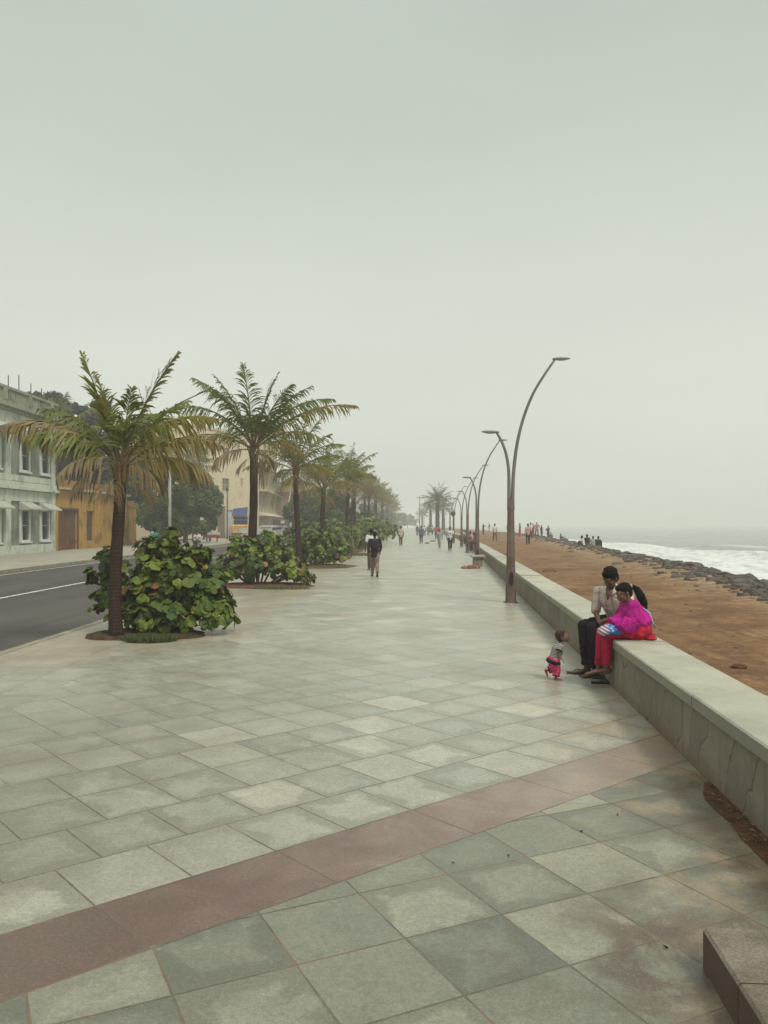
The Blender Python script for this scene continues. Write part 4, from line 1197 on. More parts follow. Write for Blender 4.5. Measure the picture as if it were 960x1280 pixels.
# heap of broken bricks
hp = thing('brick_heap', 'small heap of broken reddish bricks on the paving before the stone seat', 'bricks', (PX(588.5, 35.2), 35.2, 0))
random.seed(4)
for i in range(9):
    b = MB(); x = -.32 + .08 * i; M = Matrix.Translation((x, random.uniform(-.12, .12), .055)) @ Matrix.Rotation(random.uniform(-1, 1), 4, 'Z') @ Matrix.Rotation(random.uniform(-.4, .4), 4, 'Y')
    b.box(-.09, .09, -.055, .055, -.05, random.uniform(.03, .09), M=M); b.build('brick', mat('brick_red_%d' % (i % 3), [(.30, .12, .08), (.36, .19, .14), (.22, .09, .07)][i % 3], .9, .3, 14), hp, bevel=.02)
for (u, v_, w, lab) in ((534, 679.5, .45, 'low brown slab on the far paving, left one of two'), (541, 677, .62, 'flat brown slab on the far paving, right one of two')):
    Y = GY(v_); b = MB(); b.tube([V(-w / 2, 0, .03), V(-w * .3, 0, .06), V(w * .25, .02, .075), V(w / 2, 0, .04)], [(.16, .04), (.22, .06), (.2, .07), (.1, .04)], 10, lat=(0, 1, 0))
    o = b.build('stone_slab', mat('brown_stone', (.16, .10, .075), .9, .3, 6), None, False); o.location = (PX(u, Y), Y, 0); tag(o, lab, 'slab')

# round signs
def round_sign(X, Y, H, lab, r=.24):
    t = thing('round_sign', lab, 'sign', (X, Y, 0)); m_ = mat('sign_back', (.045, .030, .032), .6)
    b = MB(); b.tube([V(0, 0, 0), V(0, 0, H + r * .6)], [.035, .035], 8); b.build('pole', m_, t)
    b = MB(); b.tube([V(0, -.045, H), V(0, -.05, H)] if False else [V(0, -.036, H), V(0, -.056, H)], [(r, r), (r, r)], 24); b.build('disc', m_, t)
round_sign(PX(439.3, 49), 49, 2.62, 'dark round traffic sign on a pole among the left palms')
round_sign(PX(566.3, 82), 82, 2.95, 'small dark round sign on a pole beside the fifth lamp')

# ---------------------------------------------------------------- palms
PALM = m_leaf('palm_leaf', [(0, (.060, .085, .016)), (.3, (.105, .135, .022)), (.5, (.175, .185, .030)), (.66, (.215, .175, .038)), (.82, (.235, .175, .075)), (1, (.20, .155, .11))], .5, .22, .35)
PALMG = m_leaf('palm_leaf_grey', [(0, (.040, .055, .028)), (.5, (.075, .088, .045)), (1, (.15, .14, .09))], .55, .2, .3)
BARK = m_trunk(); RACH = mat('palm_rachis', (.13, .088, .038), .6, .25, 4)
def frond(mb, p, az, el, L, droop, nl=34, ll=.5, hang=.4, tone=.3, seed=0, side_curl=0.0, wid=.030, steps=14):
    """feather frond: mi 0 leaf, mi 1 rachis"""
    rnd = random.Random(seed); side_curl = side_curl + rnd.uniform(-.35, .35); droop *= rnd.uniform(.9, 1.12)
    P = []; pos = Vector(p); D = []
    for i in range(steps + 1):
        s = i / steps; e = el - droop * (s ** 1.35); a = az + side_curl * s
        d = Vector((math.cos(e) * math.cos(a), math.cos(e) * math.sin(a), math.sin(e))); P.append(pos.copy()); D.append(d); pos += d * (L / steps)
    mb.tube(P, [lerp(.030, .005, i / steps) * (L / 2.4) for i in range(steps + 1)], 4, mi=1, cap=False, r=.01)
    for j in range(nl):
        s = .20 + .80 * (j / nl); k = s * steps; i = min(steps - 1, int(k)); q = k - i
        c = P[i].lerp(P[i + 1], q); d = D[i].lerp(D[i + 1], q).normalized()
        sd = d.cross(Vector((0, 0, 1)));
        if sd.length < .15: sd = Vector((math.sin(az), -math.cos(az), 0))
        sd.normalize(); up = sd.cross(d).normalized()
        prof = ll * 1.25 * (.55 + .75 * math.sin(math.pi * min(1, s * 1.02 + .08)) ** .8) * (1 if s < .8 else lerp(1, .55, (s - .8) / .2))
        gust = 1 + .35 * nz(s * 7, seed * 1.7)
        for sg in (-1, 1):
            if rnd.random() < .06 or nz(s * 9 + sg * 5, seed * 2.3) > .38: continue
            l = prof * rnd.uniform(.75, 1.2) * gust
            fw = lerp(.75, 1.6, s) + rnd.uniform(-.08, .08)
            dir_ = (sd * sg + d * fw + up * .30 + Vector((0, 0, -hang * .45)) + Vector((rnd.uniform(-.24, .24), rnd.uniform(-.24, .24), rnd.uniform(-.35, .18)))).normalized()
            d2 = (dir_ + Vector((0, 0, -hang * rnd.uniform(.9, 2.0)))).normalized(); d3 = (d2 + Vector((0, 0, -hang * rnd.uniform(.8, 1.7)))).normalized()
            w = wid * rnd.uniform(.7, 1.15)
            n = d * w * .5 + up * w * .25
            a0 = c; a1 = c + dir_ * l * .4; a2 = a1 + d2 * l * .35; a3 = a2 + d3 * l * .3
            t_ = max(.012, min(.999, tone + rnd.uniform(-.10, .10) + (.12 if s > .9 else 0)))
            mb.face([a0 - n * .5, a0 + n * .5, a1 + n, a1 - n], 0, t_)
            mb.face([a1 - n, a1 + n, a2 + n * .75, a2 - n * .75], 0, t_)
            mb.face([a2 - n * .75, a2 + n * .75, a3], 0, min(.999, t_ + .08))
def palm(X, Y, H, label, fronds, lean=(0, 0), r0=.17, r1=.12, group='coconut palms in the planted row', seed=1, skirt=6, leafm=PALM, scale=1.0, name='palm_tree', cat='palm tree', skirtlen=.7, crown_h=.25):
    rnd = random.Random(seed)
    t = thing(name, label, cat, (X, Y, 0), 0, group)
    n = 16; P = []; rad = []
    for i in range(n + 1):
        s = i / n; P.append(V(lean[0] * s + .03 * math.sin(s * 5 + seed), lean[1] * s + .02 * math.cos(s * 4 + seed), H * s - .05)); rad.append(lerp(r0, r1, s) * (1 + .30 * max(0, 1 - s * 7)) * (1 + .05 * math.sin(i * 2.1 + seed)))
    b = MB(); b.tube(P, rad, 12); b.build('trunk', BARK, t, True)
    top = P[-1]
    b = MB()
    for f_ in fronds:
        frond(b, top + V(0, 0, crown_h * rnd.random()), **f_)
    # leaf-base boots
    for i in range(9):
        a = i * 2.4; b.tube([top + V(math.cos(a) * r1 * .7, math.sin(a) * r1 * .7, -.22 + .02 * i), top + V(math.cos(a) * r1 * 1.15, math.sin(a) * r1 * 1.15, .0 + .02 * i), top + V(math.cos(a) * r1 * 1.7, math.sin(a) * r1 * 1.7, .16 + .02 * i)], [.035, .024, .010], 5, mi=1, r=.01)
    b.build('crown', [leafm, RACH], t)
    if skirt:
        b = MB()
        for i in range(skirt):
            a = rnd.uniform(0, 6.28); frond(b, top + V(0, 0, -.05), az=a, el=R(rnd.uniform(-50, -10)), L=skirtlen * rnd.uniform(.6, 1.2), droop=R(60), nl=12, ll=.28, hang=1.2, tone=.85, seed=seed * 31 + i, wid=.02, steps=6)
        b.build('dry_fronds', [leafm, RACH], t)
    return t
def FR(az, el, L, dr, tone=.3, ll=.42, hang=.4, seed=0, nl=40, sc=0.0): return dict(az=R(az), el=R(el), L=L, droop=R(dr), tone=tone, ll=ll, hang=hang, seed=seed, nl=int(nl * 1.0), side_curl=R(sc), wid=.036)
p1 = [FR(172, 74, 2.10, 10, .36, .27, .22, 1, 60), FR(8, 72, 2.10, 22, .40, .27, .25, 3, 60), FR(-40, 80, 1.35, 20, .30, .24, .3, 4), FR(160, 80, 1.5, 14, .50, .24, .22, 2, 44),
      FR(178, 45, 2.35, 72, .84, .46, 1.5, 5, 44), FR(160, 62, 2.0, 62, .26, .42, .6, 6), FR(190, 50, 1.7, 75, .36, .42, .9, 7), FR(5, 52, 1.8, 62, .60, .42, .9, 8), FR(-10, 40, 1.9, 72, .72, .42, 1.1, 9),
      FR(20, 30, 1.6, 85, .74, .42, 1.2, 10), FR(-150, 12, 1.1, 75, .9, .34, 1.5, 11, 24), FR(200, 0, .95, 75, .92, .34, 1.5, 12, 22), FR(90, 55, 1.9, 55, .3, .4, .6, 14), FR(70, 40, 1.8, 65, .55, .4, .8, 15), FR(-25, 4, 1.0, 80, .88, .34, 1.5, 19, 24), FR(30, 64, 1.75, 40, .30, .38, .4, 20)]
palm(PX(145.5, 13.6), 13.6, 2.72, 'nearest coconut palm with ragged yellowing fronds and ringed trunk', p1, (.03, 0), .108, .092, seed=3, skirt=4, skirtlen=.75)
p2 = [FR(150, 84, 2.75, 12, .26, .42, .3, 31, 56), FR(20, 78, 2.5, 16, .38, .42, .3, 32, 56), FR(170, 66, 3.0, 42, .22, .52, .55, 33, 56), FR(172, 52, 3.1, 66, .34, .52, .8, 34, 56), FR(5, 58, 3.1, 62, .34, .5, .7, 35, 56),
      FR(-3, 42, 3.55, 48, .62, .5, .8, 36, 60), FR(-40, 66, 2.6, 40, .18, .5, .5, 37, 56), FR(-120, 62, 2.6, 55, .24, .5, .6, 38), FR(-70, 50, 2.2, 75, .35, .48, .8, 39), FR(185, 30, 2.8, 70, .70, .45, 1.2, 40), FR(-20, 20, 2.0, 85, .75, .42, 1.2, 41),
      FR(60, 60, 2.6, 50, .3, .48, .6, 42), FR(110, 55, 2.6, 60, .3, .48, .6, 43), FR(140, 40, 2.6, 70, .5, .48, .9, 44), FR(35, 40, 2.6, 75, .45, .48, .9, 45), FR(205, 5, 1.5, 70, .9, .4, 1.4, 46, 30), FR(-50, 5, 1.3, 70, .9, .4, 1.4, 47, 30), FR(178, 74, 2.7, 30, .3, .48, .5, 48), FR(15, 68, 2.8, 48, .24, .5, .6, 49)]
palm(PX(312.5, 25.6), 25.6, 4.05, 'second coconut palm with full upright crown and thick dark trunk', p2, (.13, 0), .14, .118, seed=5, skirt=6, skirtlen=1.0)
def gen_fronds(seed, n, L, tone=.35):
    r = random.Random(seed); out = []
    for i in range(n):
        s = i / (n - 1); a = i * 137.5 + r.uniform(-15, 15)
        out.append(FR(a, lerp(82, 12, s) + r.uniform(-6, 6), L * lerp(.85, 1.0, math.sin(math.pi * min(1, s + .25))) * r.uniform(.88, 1.1), lerp(12, 82, s ** .7), min(.95, tone + .55 * max(0, s - .45) * 2 * r.uniform(.4, 1.1) + r.uniform(-.1, .12)), .46, lerp(.35, 1.1, s), seed * 97 + i, 38))
    return out
p3 = gen_fronds(11, 17, 2.6, .28) + [FR(2, 50, 2.5, 62, .35, .4, .6, 61)]
palm(PX(373.5, 36.3), 36.3, 4.15, 'third coconut palm with pale dry fronds hanging down its trunk', p3, (-.12, 0), .135, .11, seed=7, skirt=12, skirtlen=1.7)
palm(PX(404, 46), 46, 3.7, 'fourth palm, short with wide yellow green crown', gen_fronds(12, 18, 2.9, .42), (0, 0), .15, .12, seed=8, skirt=10, skirtlen=1.2)
palm(PX(433.5, 57), 57, 4.9, 'fifth palm, taller with slim trunk behind the round sign', gen_fronds(13, 17, 2.6, .36), (.08, 0), .13, .11, seed=9, skirt=6)
protos = []
FARL = ['sixth palm of the row, just beyond the round sign', 'seventh palm of the row, low olive crown']
Ys = [70, 80, 91, 103, 116, 130, 145, 161, 178, 197, 218, 241, 266, 295]
for i, Y in enumerate(Ys):
    X = palm_x(Y) + (-.6 if i % 2 else .3)
    H = [5.0, 5.6, 4.9, 6.0, 5.6, 6.2, 6.0, 6.5, 6.3, 6.6, 6.6, 6.9, 7.0, 7][i]
    lab = FARL[i] if i < 2 else 'one of the slender palms crowded together far down the row'
    if i < 4:
        o = palm(X, Y, 5.2, lab, gen_fronds(20 + i, 16, 2.9, .42 + .05 * (i % 2)), (.1 * (i % 3 - 1), 0), .14, .11, seed=20 + i, skirt=6); protos.append(o)
        o.scale = (1, 1, H / 5.4)
        if i >= 2: o['group'] = 'far palms down the row'
    else:
        o = dup(protos[i % 4], (X, Y, 0), R(i * 77), (1.08, 1.08, H / 5.4), lab, 'far palms down the row')
for i, (X, Y, s) in enumerate([(-9, 66, 1.1), (-19, 72, 1.45), (-21, 92, 1.5), (-13.5, 330, 1.3), (-6, 350, 1.2)][1:3]):
    dup(protos[i], (X, Y, 0), R(40 + i * 100), s, ['brownish tall palm across the road between the nearest crown and the cream building', 'palm behind the round green trees across the road'][i], 'palms across the road')
# palm behind the yellow house
dup(protos[2], (-29, 74, 0), R(200), (1.7, 1.7, 1.75), 'dark palm crown rising behind the yellow wall building', 'palms across the road')
# date palms at the end of the promenade
def date_palm(X, Y, H, rad, lab, seed):
    r = random.Random(seed); fr = []
    for i in range(46):
        s = i / 45; a = i * 137.5
        fr.append(FR(a, lerp(80, -25, s), rad * r.uniform(.9, 1.08), lerp(30, 65, s), .2 + .5 * s * r.random(), .5, .5, seed * 77 + i, 22))
    return palm(X, Y, H, lab, fr, (.1, 0), .42, .34, 'date palms at the end of the promenade', seed, 0, PALMG, name='date_palm', cat='date palm', crown_h=.8)
d0 = date_palm(PX(546.5, 150), 150, 5.9, 3.3, 'largest dense date palm standing at the far end of the promenade', 70)
dup(d0, (PX(538, 205), 205, 0), 1.2, .95, 'hazy date palm to the left of the largest one')
dup(d0, (PX(554, 190), 190, 0), 2.2, .9, 'hazy date palm to the right of the largest one')
dup(d0, (PX(528, 300), 300, 0), 3.2, .9, 'faintest date palm, at the vanishing end of the promenade')

# ---------------------------------------------------------------- sea grape bushes
SG = m_leaf('sea_grape_leaf', [(0, (.020, .036, .012)), (.30, (.060, .100, .020)), (.55, (.115, .170, .026)), (.80, (.200, .255, .040)), (.87, (.22, .23, .05)), (.93, (.26, .15, .05)), (1, (.20, .075, .04))], .5, .22, .3, .2)
STEM = mat('bush_stem', (.11, .075, .05), .9, .3, 12)
def leaf_disc(mb, c, n, r, t_, rnd):
    n = n.normalized(); u = n.orthogonal().normalized(); a0 = rnd.uniform(0, 6.28); u = (Matrix.Rotation(a0, 3, n) @ u); w = n.cross(u)
    k = 9; cup = -.16 * r * rnd.uniform(-.6, 1.6); pts = []
    for i in range(k):
        t = 2 * math.pi * i / k; rr = r * (1 + .06 * math.cos(2 * t)) * (.82 if i == 0 else 1)
        pts.append(c + u * rr * math.cos(t) + w * rr * math.sin(t) * .94 + n * (r * .10 * math.sin(3 * t + a0) + (cup if True else 0)))
    n0 = len(mb.v); mb.v.extend([tuple(p) for p in pts]); mb.v.append(tuple(c)); 
    for i in range(k): mb.f.append((n0 + i, n0 + (i + 1) % k, n0 + k)); mb.m.append(0); mb.r.append(t_)
def bush_mesh(lumps, n, r0, r1, seed, tips):
    rnd = random.Random(seed); mb = MB(); vols = [(a * b * c) ** .667 for (_, _, _, a, b, c) in lumps]; tot = sum(vols)
    for _ in range(max(1, n // 6)):
        q = rnd.uniform(0, tot); i = 0
        while q > vols[i] and i < len(vols) - 1: q -= vols[i]; i += 1
        x, y, z, a, b, c = lumps[i]
        th = rnd.uniform(0, 6.28); cz = rnd.uniform(-.65, 1); sz = math.sqrt(1 - cz * cz); d = Vector((math.cos(th) * sz, math.sin(th) * sz, cz))
        k = rnd.uniform(.60, 1.12) + .14 * nz(d.x * 3 + seed, d.y * 3, d.z * 3)
        p = Vector((x + d.x * a * k, y + d.y * b * k, z + d.z * c * k))
        if p.z < .07: continue
        tips.append((i, p.copy()))
        ax = (d + Vector((0, 0, .5)) + Vector((rnd.uniform(-.4, .4), rnd.uniform(-.4, .4), 0))).normalized(); u = ax.orthogonal().normalized(); w = ax.cross(u)
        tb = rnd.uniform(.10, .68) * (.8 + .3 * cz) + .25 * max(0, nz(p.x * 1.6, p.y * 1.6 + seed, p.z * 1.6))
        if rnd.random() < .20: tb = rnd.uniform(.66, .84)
        rb = rnd.uniform(r0, r1)
        for j in range(rnd.randint(4, 8)):
            t = j * 2.3 + rnd.uniform(-.4, .4); ra = u * math.cos(t) + w * math.sin(t); r = rb * rnd.uniform(.55, 1.1)
            pp = p + ra * r * rnd.uniform(.7, 1.1) - ax * r * .35 * j / 3
            nn = (ax * rnd.uniform(.5, 1.2) + ra * rnd.uniform(-.2, 1.1) + Vector((rnd.uniform(-.35, .35), rnd.uniform(-.35, .35), rnd.uniform(-.1, .5)))).normalized()
            tone = tb + rnd.uniform(-.12, .12)
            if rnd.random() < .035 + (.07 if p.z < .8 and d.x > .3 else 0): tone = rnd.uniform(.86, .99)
            if pp.z > .04: leaf_disc(mb, pp, nn, r, max(.011, min(.99, tone)), rnd)
    return mb
def bush(name, label, X, Y, lumps, n, r0, r1, seed, group='sea grape bushes under the palms'):
    t = thing(name, label, 'bush', (X, Y, 0), 0, group)
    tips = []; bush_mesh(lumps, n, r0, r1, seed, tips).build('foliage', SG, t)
    b = MB(); rnd = random.Random(seed + 1)
    for (x, y, z, a, b_, c) in lumps:
        for q in range(3):
            e = V(x + rnd.uniform(-.5, .5) * a, y + rnd.uniform(-.4, .4) * b_, z + rnd.uniform(0, .6) * c)
            s0 = V(x * .25, y * .2, 0)
            b.tube([s0, lerp(s0, e, .4) + V(rnd.uniform(-.05, .05), 0, .1), e], [.028, .02, .009], 5)
    for i, p in tips:
        x, y, z = lumps[i][:3]; b.tube([V(x, y, z * .8), lerp(V(x, y, z * .8), p, .6) - V(0, 0, .04), p], [.012, .009, .006], 4)
    b.build('stem', STEM, t)
    return t
# lumps relative to the bush origin
b1 = [(-.85, .2, .55, .28, .3, .3), (-.95, .25, 1.0, .22, .3, .22), (-.9, .2, 1.35, .18, .2, .2), (.2, -.2, .3, .9, .4, .3), (.10, .2, .75, .62, .55, .62), (.50, .1, .85, .55, .5, .55), (.18, .15, 1.22, .42, .4, .40), (.90, 0, .60, .48, .45, .48), (.62, .1, 1.12, .40, .4, .30), (-.55, .3, .80, .38, .4, .55), (-.45, .2, .32, .42, .4, .30), (1.12, -.05, .36, .38, .4, .30), (.40, -.28, .42, .65, .35, .40), (.30, .1, 1.62, .22, .2, .24), (-.12, .25, 1.45, .28, .25, .24), (-.75, .2, 1.25, .25, .3, .25), (.75, .1, 1.35, .3, .3, .2), (1.10, .1, .85, .25, .3, .2)]
bush('sea_grape_bush', 'large sea grape bush with round green and reddish leaves behind the nearest palm', PX(188, 14.2), 14.2, b1, 2900, .05, .112, 1)
b2 = [(0, 0, .65, .75, .7, .6), (.6, .1, .7, .7, .6, .55), (-.6, 0, .55, .6, .6, .55), (1.15, -.1, .40, .45, .5, .38), (.3, .2, 1.25, .5, .5, .45), (-.5, .1, 1.15, .4, .4, .35), (1.45, -.1, .25, .35, .3, .25), (-1.0, 0, .4, .35, .4, .4), (-.1, 0, 1.1, .35, .3, .3)]
bush('sea_grape_bush', 'second sea grape bush, low and rounded, beneath the second palm', PX(322, 25.3), 25.3, b2, 2500, .06, .11, 2)
b3 = [(0, 0, .8, .8, .9, .75), (.6, .2, .8, .7, .8, .7), (-.7, 0, .65, .6, .8, .6), (.2, .5, 1.15, .6, .6, .5), (1.0, 0, .5, .4, .6, .45), (-.3, -.4, .4, .8, .5, .4)]
bush('sea_grape_bush', 'third sea grape bush, dense green, at the foot of the third palm', PX(395, 37.2), 37.2, b3, 1800, .08, .13, 3)
bp = []
nb = 0
for i, Y in enumerate([46, 53, 60, 67.5, 75, 83, 92, 101, 111, 122, 134, 148, 164, 182, 202, 225, 252, 284]):
    X = bush_x(Y) - 1.25 + .25 * math.sin(i * 2.3)
    lab = ['fourth bush, low green, in front of the round sign', 'fifth bush along the bed, left of the walking man with a backpack'][i] if i < 2 else 'leafy bush merging into the far hedge under the palms'
    if i < 3:
        lumps = [(0, 0, .8, 1.1, 1.6, .8), (-.9, .5, .75, .9, 1.6, .8), (.3, 1.6, .9, 1.0, 1.5, .85), (-.4, -1, .7, 1.0, 1.3, .7), (-.5, 1, 1.3, .7, 1.2, .5)]
        o = bush('sea_grape_bush', lab, X, Y, lumps, 1900, .09, .16, 10 + i); bp.append(o)
    else:
        o = dup(bp[i % 3], (X, Y, 0), (0, math.pi)[i % 2], 1.05 + .012 * i + .1 * math.sin(i * 3), lab)
    if i >= 2: o['group'] = 'bushes of the far hedge'
# more shrubs on the road side of the bed
for i, (X, Y, s) in enumerate([(-4.3, 50, .9), (-3.9, 58, 1.15), (-3.6, 66, 1.3), (-3.0, 76, 1.4), (-2.6, 88, 1.5)]):
    dup(bp[i % 3], (X, Y, 0), R(i * 77), s, 'leafy bush merging into the far hedge under the palms', 'bushes of the far hedge')
# planting bed soil, with grass
def blob(name, X, Y, rx, ry, z, m_, seed, kind='structure', hgt=.05):
    b = MB(); k = 40; ring = []
    for i in range(k):
        t = 2 * math.pi * i / k; q = 1 + .16 * nz(math.cos(t) * 2 + seed, math.sin(t) * 2); ring.append((X + rx * q * math.cos(t), Y + ry * q * math.sin(t)))
    n0 = 0
    for (x, y) in ring: b.v.append((x, y, z))
    for (x, y) in ring: b.v.append((lerp(X, x, .8), lerp(Y, y, .8), z + hgt))
    b.v.append((X, Y, z + hgt * 1.4))
    for i in range(k):
        j = (i + 1) % k; b.f.append((i, j, k + j, k + i)); b.f.append((k + i, k + j, 2 * k)); b.m += [0, 0]; b.r += [0, 0]
    o = b.build(name, m_, None, True); o['kind'] = kind; return o
blob('bed_soil', -4.0, 13.95, 1.0, .75, .004, m_soil('bed_soil_dark', (.045, .03, .02), (.12, .08, .05)), 1)
blob('bed_soil', PX(330, 25.2), 25.3, 1.5, 1.25, .004, m_soil('bed_soil_red', (.09, .045, .027), (.18, .10, .06)), 2)
blob('bed_soil', PX(395, 37), 37, 1.8, 2.2, .004, m_soil(), 3)
def bl(y): return bush_x(y) - 3.0
strip('bed_soil', lambda y: bush_x(y) - 2.5, lambda y: bush_x(y) + .12 * math.sin(y), [43 + i * 2 for i in range(130)], .012, m_soil())
GR = m_leaf('grass_blade', [(0, (.03, .055, .012)), (.6, (.06, .10, .02)), (1, (.16, .16, .05))], .6, .15)
def grass(X, Y, rx, ry, n, h, seed):
    b = MB(); r = random.Random(seed)
    for i in range(n):
        a = r.uniform(0, 6.28); q = math.sqrt(r.random()); x = X + rx * q * math.cos(a); y = Y + ry * q * math.sin(a); az = r.uniform(0, 6.28); hh = h * r.uniform(.5, 1.2)
        d = V(math.cos(az), math.sin(az), 0) * hh * r.uniform(.4, 1.1); w = V(-math.sin(az), math.cos(az), 0) * .006
        b.face([V(x, y, .01) - w, V(x, y, .01) + w, V(x, y, .01) + d + V(0, 0, hh)], 0, r.uniform(.02, .98))
    o = b.build('grass', GR); tag(o, kind='stuff')
grass(PX(188, 13.25), 13.25, .42, .30, 2600, .09, 1)
grass(PX(405, 38.8), 35.6, 1.3, .5, 1800, .12, 2)
grass(PX(455, 56), 50.5, 1.0, 1.4, 2000, .14, 3)
grass(PX(350, 24), 23.9, .9, .3, 900, .08, 4)

# ---------------------------------------------------------------- rocks on the waterline
RK = []
for i in range(5):
    t_ = NT('shore_rock_%d' % i); n = t_.noise(2.5, 7, .7); n2 = t_.noise(14, 4, .7)
    cc = t_.mix(t_.range(n.outputs[0], .35, .65), (.048, .042, .037), (.115, .10, .085)); cc = t_.mix(t_.m('MULTIPLY', t_.range(n2.outputs[0], .5, .7), .4), cc, (.21, .18, .145))
    t_.bump(n2.outputs[0], .6, .04); RK.append(t_.fin(cc, .85, .25)); 
    if i == 0: break
rockm = []
for i in range(7):
    rnd = random.Random(50 + i); bm = bmesh.new(); bmesh.ops.create_icosphere(bm, subdivisions=3, radius=1)
    cuts_ = [(Vector((rnd.gauss(0, 1), rnd.gauss(0, 1), rnd.gauss(0, .7))).normalized(), rnd.uniform(.45, .8)) for _ in range(11)]
    for v_ in bm.verts:
        for nn, dd in cuts_:
            e = v_.co.dot(nn) - dd
            if e > 0: v_.co -= nn * e
        v_.co *= 1 + .07 * mnoise.noise(v_.co * 2.2 + Vector((i * 9, 0, 0)))
    me = bpy.data.meshes.new('boulder'); bm.to_mesh(me); bm.free(); me.materials.append(RK[0]); rockm.append(me)
random.seed(21); nr = 0
Y = 17.0
while Y < 150 and nr < 250:
    s = shore_x(Y)
    for q in range(3 if Y < 45 else 2):
        x = s + random.uniform(-.3, .9) * (1.0 if Y < 60 else 1.3); y = Y + random.uniform(-.5, .5)
        sz = random.uniform(.12, .40) * (1.15 if random.random() < .15 else .8)
        o = link('boulder', random.choice(rockm)); o.location = (x, y, sand_z(x, y) + sz * .10); o.scale = (sz * random.uniform(.9, 1.6), sz * random.uniform(.9, 1.6), sz * random.uniform(.28, .48))
        o.rotation_euler = (random.uniform(-.25, .25), random.uniform(-.25, .25), random.uniform(0, 6.28))
        tag(o, 'one dark grey boulder of the rough rock line between sand and surf', 'boulder', 'boulders along the waterline'); nr += 1
    Y += .62 + Y * .011
# low flat rubble beside them
b = MB(); random.seed(31)
def chip(mb, x, y, s_, hz_=.35):
    c = V(x, y, sand_z(x, y) + s_ * .05); k = 7; a0 = random.uniform(0, 6.28); n0 = len(mb.v)
    for i in range(k):
        t = a0 + 6.283 * i / k; r = s_ * random.uniform(.7, 1.2); mb.v.append((c.x + r * math.cos(t), c.y + r * math.sin(t), c.z - .06))
    for i in range(k):
        t = a0 + 6.283 * i / k; r = s_ * random.uniform(.45, .8); mb.v.append((c.x + r * math.cos(t), c.y + r * math.sin(t), c.z + s_ * hz_ * random.uniform(.5, 1.1)))
    for i in range(k): j = (i + 1) % k; mb.f.append((n0 + i, n0 + j, n0 + k + j, n0 + k + i)); mb.m.append(0); mb.r.append(0)
    mb.f.append(tuple(n0 + k + i for i in range(k))); mb.m.append(0); mb.r.append(0)
for i in range(2200):
    Y = 15 + 130 * random.random() ** 1.8; x = shore_x(Y) + random.gauss(-.25, .6) * (1 + Y * .006)
    if x < wall_x(Y) + 1.5: continue
    chip(b, x, Y, .04 + .26 * random.random() ** 2)
for i in range(260):
    Y = 8 + 60 * random.random(); x = random.uniform(wall_x(Y) + .8, shore_x(Y)); chip(b, x, Y, random.uniform(.012, .05))
o = b.build('rubble', RK[0]); tag(o, kind='stuff')
# clods of earth by the wall
for (u, v_, s_, lab) in ((925, 832, .08, 'small clod of earth on the red sand just beyond the wall at right'), (688, 714, .22, 'low earth clod on the sand left of the seated man')):
    Y = F * (H0 - .13) / (v_ - HZ); X = PX(u, Y); o = link('earth_clod', rockm[2].copy()); o.data.materials.clear(); o.data.materials.append(m_soil('clod_soil', (.13, .07, .035), (.22, .125, .065))); o.location = (X, Y, sand_z(X, Y) + .02); o.scale = (s_ * 1.5, s_, s_ * .35); tag(o, lab, 'clod')
